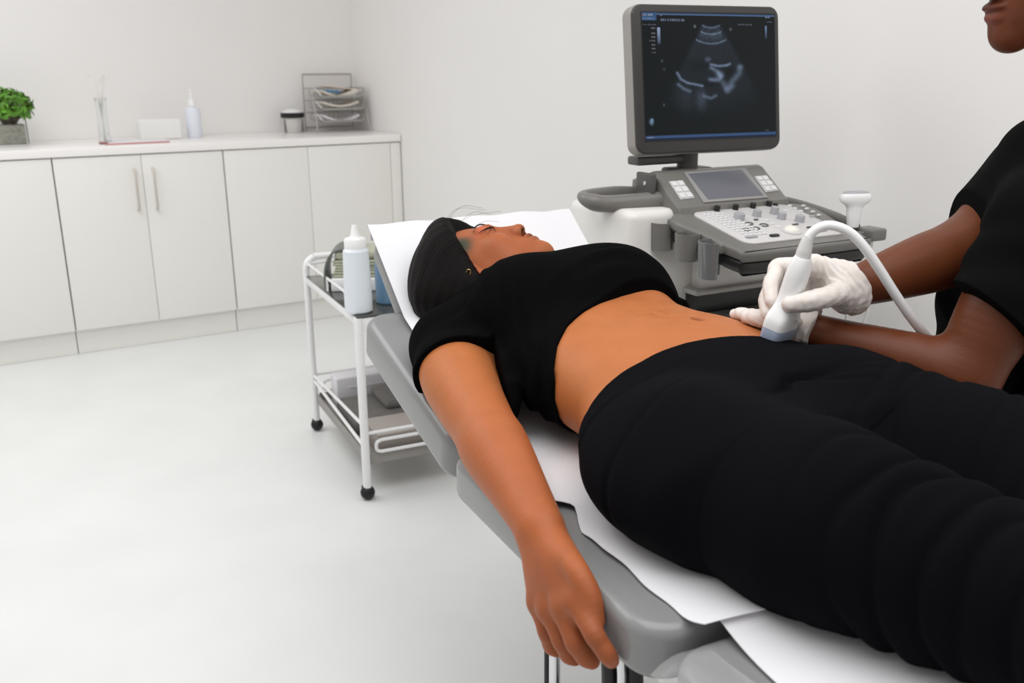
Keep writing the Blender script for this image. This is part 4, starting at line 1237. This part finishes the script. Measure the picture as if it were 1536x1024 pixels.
# white tower and lower body
MB().box((.055, .385, .55), (.42, .30, .86), .022, seg=4).build('tower', m_mw, us)
MB().box((.145, .27, .83), (.225, .15, .12), .012).build('deck_column', m_mw, us)
sp = MB().box((.14, .275, .775), (.27, .19, .014), .005).build('deck_shelf', mat('machine_pale_grey', (178, 175, 170), .35), us)
MB().box((.145, .27, .745), (.26, .16, .05), .004).build('recess', m_g3, us)
MB().box((.165, .24, .40), (.30, .20, .64), .02).build('lower_body', mat('machine_slate', (112, 114, 112), .4), us)
MB().box((.145, .17, .085), (.42, .58, .06), .02).build('base', m_g2, us)
for x in (-.03, .32):
    for y in (-.06, .40): MB().cyl((x - .02, y, .045), (x + .02, y, .045), .045, n=24).build('castor', m_rub, us)


# probe holders on the left
def cup(px, py, yy, r, h, m, open_front=False):
    o = MMI @ at_z(px, py, yy) if False else None
    q = mplane(px, py, Vector((0, 0, yy)), Vector((0, 0, 1)))
    b = MB(Matrix.Translation(q))
    n = 26; a0, a1 = (R_(20), R_(250)) if open_front else (R_(-70 + 10), R_(290 - 10))
    an = np.linspace(a0, a1, n); vs = []
    for rr, z in ((r * .92, -h), (r, 0), (r - .0035, 0), (r * .92 - .0035, -h)): vs += [(rr * math.cos(a), rr * math.sin(a), z) for a in an]
    fs = [(k * n + i, k * n + i + 1, ((k + 1) % 4) * n + i + 1, ((k + 1) % 4) * n + i) for k in range(4) for i in range(n - 1)]
    fs += [(0, n, 2 * n, 3 * n), tuple(reversed((n - 1, 2 * n - 1, 3 * n - 1, 4 * n - 1)))]
    b._add(vs, fs)
    if not open_front: b.cyl((0, 0, -h), (0, 0, -h + .004), r * .90, n=20)
    c = b.build('probe_holder', m, us)
    return q, c


q, c = cup(994, 333, .952, .030, .066, m_g1); MB().box((q.x + .038, q.y - .004, .935), (.05, .02, .018), .004).build('holder_arm', m_g1, c)
q, c = cup(1032, 350, .942, .030, .062, m_g1); MB().box((q.x + .035, q.y, .925), (.05, .02, .018), .004).build('holder_arm', m_g1, c)
q, c = cup(1071, 362, .935, .036, .082, mat('holder_smoke', (112, 114, 114), .15, coat=.4), True); MB().box((q.x + .028, q.y - .002, .918), (.04, .026, .022), .004).build('holder_arm', m_g1, c)
rb = MB().box((.405, .02, .915), (.05, .06, .03), .006).box((.375, .03, .912), (.06, .03, .02), .004).build('probe_holder', m_g1, us)
MB().cyl((.40, .028, .86), (.40, .028, .905), .018, n=20).build('holder_socket', m_mw, rb)

# spare transducer standing in the right-hand holder
sq = MMI @ at_y(1279, 341, (MM @ Vector((.40, .028, .93))).y)
sp_t = thing('transducer', 'white spare transducer standing head up in the right holder of the machine', 'probe', MM @ Vector((sq.x, sq.y, .931)), MY - R_(20))
b = MB()
prof = [(.0, 0), (.012, 0), (.0135, .01), (.0155, .03), (.017, .044)]
secs = [(0, .013, .011), (.012, .015, .012), (.034, .0185, .013), (.046, .0195, .013), (.053, .0235, .014), (.059, .033, .0155), (.064, .0385, .017), (.072, .0395, .0175), (.079, .0375, .0165), (.084, .032, .012)]


def secloft(b, secs, n=24, M=None, ex=None):
    vs = []; fs = []
    for z, a, c in secs:
        for i in range(n):
            t = 2 * math.pi * i / n; ct, st = math.cos(t), math.sin(t); e = ex(z) if ex else .75
            vs.append((a * math.copysign(abs(ct) ** e, ct), c * math.copysign(abs(st) ** e, st), z))
    for k in range(len(secs) - 1):
        for i in range(n): fs.append((k * n + i, k * n + (i + 1) % n, (k + 1) * n + (i + 1) % n, (k + 1) * n + i))
    fs += [tuple(reversed(range(n))), tuple(range((len(secs) - 1) * n, len(secs) * n))]
    return b._add(vs, fs, M)


secloft(b, secs).build('grip', m_wh, sp_t, sharp=60)
lz = secloft(MB(), [(.0825, .0345, .0135), (.0865, .030, .010), (.088, .018, .006)]).build('lens', m_keyg, sp_t, sharp=60)
# cables hanging from the holder
c1 = [MMI @ at_y(x, y, 2.33) for x, y in ((1272, 372), (1271, 400), (1271, 430), (1270, 470), (1268, 510), (1262, 600))]
c2 = [MMI @ at_y(x, y, 2.33) for x, y in ((1298, 372), (1304, 400), (1305, 430), (1301, 465), (1292, 500), (1270, 600))]
for pts in (c1, c2): MB().tube(spline(pts, 6), .0042, 10).build('cable', m_mw, us)
# ------------------------------------------------------------------ the standing sonographer, built in the couch frame
DF = nrm((-.46, -.885, 0)); DL = nrm((.885, -.46, 0)); DU = V3(0, 0, 1)      # forward, left, up
tl = R_(8); dF = nrm(DF * F32(math.cos(tl)) - DU * F32(math.sin(tl))); dU = np.cross(-dF, DL); dU = nrm(dU if dU[2] > 0 else -dU)
DHR = np.stack([np.cross(dF, dU), dF, dU], 1).astype(F32)
DHS = 1.16
DC = V3(*bt(1499, 68, .72)) - dF * F32(.090 * DHS) + dU * F32(.118 * DHS)
dh = head_sdf()


def dl(x, y, z): return tuple(DC + DHR @ V3(x, y, z) * F32(DHS))


NB = DC - DF * F32(.055) - DU * F32(.205)                       # base of the neck
SHc = NB - DU * F32(.055)
DLS, DRS = V3(*bt(1572, 335, .745)), V3(*bt(1552, 256, .945))
DLE, DRE = V3(*bt(1446, 566, .628)), V3(*bt(1446, 376, .755))
DLW, DRW = V3(.258, .503, .905), V3(*bt(1287, 429, .545))
PEL = SHc - DU * F32(.50) - DF * F32(.02)
mid = (DLS + DRS) / 2
ch = mid - DU * F32(.15) - DF * F32(.03)
NK = mid - DF * F32(.065)
doc = Sdf()
Rt = np.stack([DL, DF, DU], 1).astype(F32)
doc.ell(ch, (.150, .100, .20), Rt, k=0)
doc.ell(ch - DU * F32(.24), (.145, .110, .20), Rt, k=.08)
doc.ell(ch - DU * F32(.42), (.165, .120, .16), Rt, k=.08)
doc.cone(NK + DU * F32(.02), dl(0, -.030, -.055), .060, .054, k=.04)
doc.cone(mid + (DLS - mid) * F32(.2) + DU * F32(.015), DLS, .06, .058, k=.05)
doc.cone(mid + (DRS - mid) * F32(.2) + DU * F32(.015), DRS, .06, .055, k=.05)
place(doc, dh, DC, DHR, DHS, .012)
doc.limb([DLS, DLS * F32(.45) + DLE * F32(.55), DLE], [.060, .058, .046], k=.03, n=9)
doc.limb([DLE, DLE * F32(.72) + DLW * F32(.28), DLE * F32(.25) + DLW * F32(.75), DLW], [.045, .0455, .034, .029], k=.022, n=9)
doc.limb([DRS, DRE], [.055, .048], k=.03)
doc.limb([DRE, DRE * F32(.7) + DRW * F32(.3), DRE * F32(.3) + DRW * F32(.7), DRW], [.048, .049, .040, .031], k=.025, n=9)
for s in (-1, 1):
    hp = ch - DU * F32(.50) + DL * F32(.085 * s); kn = V3(hp[0], hp[1], .48) + DF * F32(.01); an = V3(hp[0], hp[1], .09)
    doc.chain([hp, kn, an], [.09, .06, .045], k=.05); doc.cone(an - DU * F32(.045), an - DU * F32(.05) + DF * F32(.15), .04, .03, k=.03)

# gloved right hand round the transducer
RK = [(.256, .490, 1.012), (.243, .505, 1.004), (.240, .515, .986), (.246, .520, .968)]
RP = [(.212, .462, 1.006), (.200, .468, .985), (.206, .470, .957), (.222, .478, .944)]
RT = [(.226, .436, .982), (.218, .437, .956), (.232, .446, .934), (.247, .461, .930)]
RE = [(.243, .424, .962), (.237, .424, .941), (.258, .442, .930), (.266, .457, .930)]
RTH = [(.303, .525, .980), (.312, .476, .978), (.305, .442, .972), (.288, .420, .966)]
# gloved left hand lying flat behind the transducer
LK = [(.196, .470, .914), (.190, .486, .907), (.188, .503, .898), (.190, .518, .888)]
LP = [(.160, .460, .914), (.154, .478, .907), (.154, .496, .897), (.160, .511, .885)]
LT = [(.138, .456, .913), (.130, .474, .905), (.131, .492, .895), (.140, .507, .883)]
LE = [(.126, .454, .910), (.116, .472, .902), (.117, .489, .892), (.128, .504, .880)]
LTH = [(.245, .485, .912), (.215, .458, .918), (.192, .444, .920), (.172, .440, .918)]
hand(doc, DRW, RK, RP, RT, RTH, r=.80, ends=RE); hand(doc, DLW, LK, LP, LT, LTH, r=.80, ends=LE)

PB, PA = bt(1163, 511, .424), bt(1206, 383, .442)              # foot and top of the transducer held in the right hand
AXP = (PA - PB).normalized(); GRIP = (tuple(PB + AXP * .050), tuple(PA), .0200, .0165)
doc.cone(*GRIP, k=.003, op='s')


def press(P):      # the forearm rests on the trousers and flattens against them
    m = (P[:, 1] < .76) & (P[:, 2] > .72) & (P[:, 2] < .98) & (P[:, 0] > .15); o = np.full(len(P), -1., F32)
    if m.any(): o[m] = .0015 - tr(P[m], P[m].min(0), P[m].max(0))
    return o


doc.fn(press, 0, 0, k=.004)
SKIN_D = np.array(lin((102, 54, 31)), F32)


def doc_color(V):
    C = np.tile(SKIN_D, (len(V), 1)); q = (V - DC) @ DHR / F32(DHS)
    def mix(m, col, a=1.): m = np.clip(m * a, 0, 1)[:, None]; C[:] = C * (1 - m) + np.array(lin(col), F32) * m
    e = lambda cz, rz: np.exp(-((q[:, 2] - cz) / rz) ** 2) * np.exp(-(q[:, 0] / .023) ** 2) * (q[:, 1] > .085) * (np.sqrt((q * q).sum(1)) < .16)
    mix(e(-.0715, .006), (104, 54, 44), .9); mix(e(-.0845, .007), (132, 72, 60), .9)
    return C


DB = Vector((float(SHc[0]), float(SHc[1]), 0)); DOC0 = BM @ DB
m_skin_d = mat('skin_dark_brown', (120, 70, 46), .42, bump=.08, bscale=260, var=.05, vscale=20, spec=.28, sss=.08, attr='Col')
doctor = thing('person', 'sonographer in black scrubs and white gloves scanning the lying woman\'s belly', 'person', DOC0, BR)


def dsculpt(name, f, lo, hi, h, m, color=None, relax=None):
    o = sculpt(name, f, lo, hi, h, m, doctor, color, relax=relax); o.data.transform(Matrix.Translation(-DB)); return o


dsculpt('body', doc, (-.04, .30, -.02), (.68, 1.22, 1.58), .0034, m_skin_d, doc_color, (12, lambda V: sstep(np.sqrt(((V - DC) ** 2).sum(1)), .17, .20) * sstep(np.sqrt(((V - V3(*DRW)) ** 2).sum(1)), .08, .12)))

dhair = Sdf()
dhair.ell((0, -.014, .026), (.084, .104, .094), k=0)
dhair.fn(lambda q: .80 * q[:, 1] - .60 * q[:, 2] - .012, 0, 0, k=.008)
dhair.fn(lambda q: -.035 - .5 * q[:, 1] * (q[:, 1] > -.03) - q[:, 2] - .03 * (q[:, 1] < -.03), 0, 0, k=.008)
dhw = Sdf(); place(dhw, dhair, DC, DHR, DHS, 0, rad=.2)
dsculpt('hair', dhw, DC - .2, DC + .2, .004, m_hair)

# scrub top and trousers
m_scr_b = mat('black_scrub', (11, 11, 11), .88, bump=.25, bscale=380, spec=.07)
top = Sdf()
top.ell(ch, (.168, .122, .21), Rt, k=0)
top.ell(ch - DU * F32(.24), (.168, .136, .21), Rt, k=.09)
top.ell(ch - DU * F32(.42), (.188, .145, .18), Rt, k=.09)
top.cone(mid + (DLS - mid) * F32(.15) + DU * F32(.015), DLS, .070, .070, k=.05)
top.cone(mid + (DRS - mid) * F32(.25) + DU * F32(.05), DRS, .066, .060, k=.05)
LD, RD = nrm(DLE - DLS), nrm(DRE - DRS)
top.cone(DLS, DLS + LD * F32(.25), .072, .088, k=.04)
top.cone(DRS, DRS + RD * F32(.20), .062, .070, k=.04)
top.ell(ch + DF * F32(.055) - DU * F32(.03) + DL * F32(.02), (.12, .10, .15), Rt, k=.06)


def top_folds(P):
    a = (P @ DL) * 1.0; z = P[:, 2]; u = (P - DLS) @ LD
    return -.003 * np.sin(45 * a + 9 * z + 2 * np.sin(13 * z)) * sstep(-z, -1.08, -.95) - .0022 * np.sin(80 * u + 30 * a) * sstep(u, -.02, .05)


top.fn(top_folds, 0, 0, op='d')


def top_cut(P):
    u = (P - DLS) @ LD - .192 + .45 * ((P - DLS) @ DF); s = (P - DLS) @ DL + .035 + .0 * u
    d1 = np.sqrt((((P - DLS) - ((P - DLS) @ LD)[:, None] * LD) ** 2).sum(1)) - .10
    u2 = (P - DRS) @ RD - .045
    d2 = np.sqrt((((P - DRS) - ((P - DRS) @ RD)[:, None] * RD) ** 2).sum(1)) - .085
    inT = np.minimum(np.abs((P - ch) @ DL) - .150, 9)
    # past the sleeve hem, and belonging to the arm rather than the trunk
    return np.maximum(np.minimum(np.minimum(u, -d1), (P - ch) @ DL - .130), np.minimum(np.minimum(u2, -d2), np.maximum(-.115 - (P - ch) @ DL, (P - ch) @ DF - .125)))


top.fn(top_cut, 0, 0, k=.002)
top.cone(dl(0, -.03, -.09), NK + DF * F32(.03) + DU * F32(.03), .062, .062, k=.008, op='s')
top.fn(lambda P: .66 - P[:, 2], 0, 0, k=.002)
dsculpt('scrub_top', top, (-.04, .45, .6), (.72, 1.22, 1.30), .0034, m_scr_b)
pants = Sdf()
pants.ell(ch - DU * F32(.47), (.172, .128, .16), Rt, k=0)
for s in (-1, 1):
    hp = ch - DU * F32(.50) + DL * F32(.085 * s); an = V3(hp[0], hp[1], .05); pants.cone(hp, an, .10, .075, k=.04)
pants.fn(lambda P: .055 - P[:, 2], 0, 0, k=.002)
pants.fn(lambda P: P[:, 2] - .74, 0, 0, k=.002)
dsculpt('scrub_trousers', pants, (-.04, .5, 0), (.66, 1.25, .8), .006, m_scr_b)

# gloves
m_glove = mat('latex_glove', (226, 218, 212), .42, bump=.35, bscale=70, sss=.15, spec=.4, aniso=(1.6, .6, 1))


def glove(W, E, K, Pp, Tt, TH, En, cuff, wr, gripping):
    g = Sdf(); hand(g, W, K, Pp, Tt, TH, r=1.2 if gripping else 1.08, fr=1.14, ends=En, web=.013)
    d = nrm(V3(*E) - V3(*W)); W = V3(*W)
    g.chain([W - d * F32(.015), W + d * F32(.012), W + d * F32(cuff)], [.0325 * wr, .0335 * wr, .0405 * wr], k=.014)
    pn = nrm(np.cross(d, (0, 0, 1)))
    def wrinkle(P):
        u = (P - W) @ d; return -.0008 * np.sin(u * 470 + 45 * (P @ pn) + 2.5 * np.sin(P[:, 2] * 120)) * sstep(u, -.055, -.02) - .0007 * np.sin(u * 900 + 30 * (P @ pn)) * np.exp(-((u + .045) / .022) ** 2) - .0006 * np.sin(P[:, 0] * 330 + P[:, 2] * 240) * np.sin(P[:, 1] * 310 - P[:, 2] * 150)
    g.fn(wrinkle, 0, 0, op='d')
    if gripping: g.cone(*GRIP, k=.003, op='s')
    else: g.fn(press, 0, 0, k=.003)
    ce = W + d * F32(cuff - .004)
    g.fn(lambda P: (P - ce) @ d + .0025 * np.sin((P @ pn) * 160), 0, 0, k=.002)
    lo = np.min([*K, *Pp, *Tt, *TH, *En, W, ce], 0) - .06; hi = np.max([*K, *Pp, *Tt, *TH, *En, W, ce], 0) + .06
    dsculpt('glove', g, lo, hi, .0019, m_glove)


glove(DRW, DRE, RK, RP, RT, RTH, RE, -.008, 1.02, True)
glove(DLW, DLE, LK, LP, LT, LTH, LE, .002, .95, False)

# ------------------------------------------------------------------ the transducer in the right hand
ax = (PA - PB).normalized()
lat = Vector((.38, -.92, 0)); lat = (Matrix.Rotation(R_(48), 3, 'Z') @ Vector((.44, .88, 0)))        # wide side, roughly across the picture
lat = (lat - ax * lat.dot(ax)).normalized(); nor = ax.cross(lat)
PX = Matrix((lat * 1.14, nor * 1.14, ax)).transposed().to_4x4()
prb = thing('transducer', 'white ultrasound transducer with blue grey head held against the belly by a gloved hand', 'probe', BM @ PB, 0)
PMx = Matrix.Rotation(BR, 4, 'Z') @ PX
secloft(MB(PMx), [(.0245, .0290, .0155), (.034, .0292, .0158), (.044, .0275, .0155), (.056, .0205, .0145), (.068, .0165, .0138), (.085, .0158, .0140), (.105, .0162, .0142), (.122, .0150, .0135), (.134, .0125, .0115), (.137, .0115, .0105)], 40, ex=lambda z: .42 + .33 * min(1, max(0, (z - .04) / .03))).build('grip', m_wh, prb, sharp=60)
secloft(MB(PMx), [(-.003, .018, .0085), (.002, .0255, .0120), (.008, .0285, .0148), (.0242, .0289, .0155)], 40, ex=lambda z: .42).build('lens', mat('lens_blue_grey', (178, 190, 214), .35), prb, sharp=60)
MB(PMx).box((.004, -.0158, .040), (.012, .001, .0012)).box((.007, -.0158, .036), (.009, .001, .0012)).build('marking', m_keyg, prb)
P3 = [BMI @ at_y(*a) for a in ((1207, 372, (BM @ PA).y), (1216, 352, (BM @ PA).y + .0), (1228, 342, (BM @ PA).y - .005))]
cabw = [(1206, 378, 0), (1213, 356, 0), (1226, 343, -.002), (1246, 338, -.006), (1272, 347, -.010), (1295, 369, -.014), (1318, 402, -.016), (1342, 440, -.014), (1368, 478, -.006), (1392, 507, .012), (1414, 530, .035), (1440, 565, .05), (1460, 620, .06)]
cpts = [at_y(x, y, (BM @ PA).y + dy) - (BM @ PB) for x, y, dy in cabw]
sr = spline(cpts, 7)
MB().tube([Vector(PMx @ Vector((0, 0, .130)))] + sr[:8], lambda u: .0118 - .0040 * u, 14).build('strain_relief', mat('pale_rubber', (214, 213, 210), .5), prb)
MB().tube(sr[7:], .0072, 14).build('cable', m_wh, prb)
# ------------------------------------------------------------------ light
w = bpy.data.worlds.new('world'); SC.world = w; w.use_nodes = True
bg = w.node_tree.nodes['Background']; bg.inputs['Color'].default_value = (1, .985, .97, 1); bg.inputs['Strength'].default_value = .5


def area(name, loc, target, size, power, col=(1, 1, 1)):
    d = bpy.data.lights.new(name, 'AREA'); d.shape = 'RECTANGLE'; d.size, d.size_y = size; d.energy = power; d.color = col
    o = bpy.data.objects.new(name, d); COL.objects.link(o); o.location = loc
    o.rotation_euler = (Vector(target) - Vector(loc)).to_track_quat('-Z', 'Y').to_euler(); return o


area('ceiling_light', (.15, .9, 2.70), (.15, .95, 0), (2.6, 2.0), 43)
area('ceiling_light', (-2.2, 2.8, 2.70), (-2.2, 2.85, 0), (2.2, 1.8), 33)
SC.view_settings.view_transform = 'Standard'; SC.view_settings.look = 'None'; SC.view_settings.gamma = 1; SC.view_settings.exposure = .07
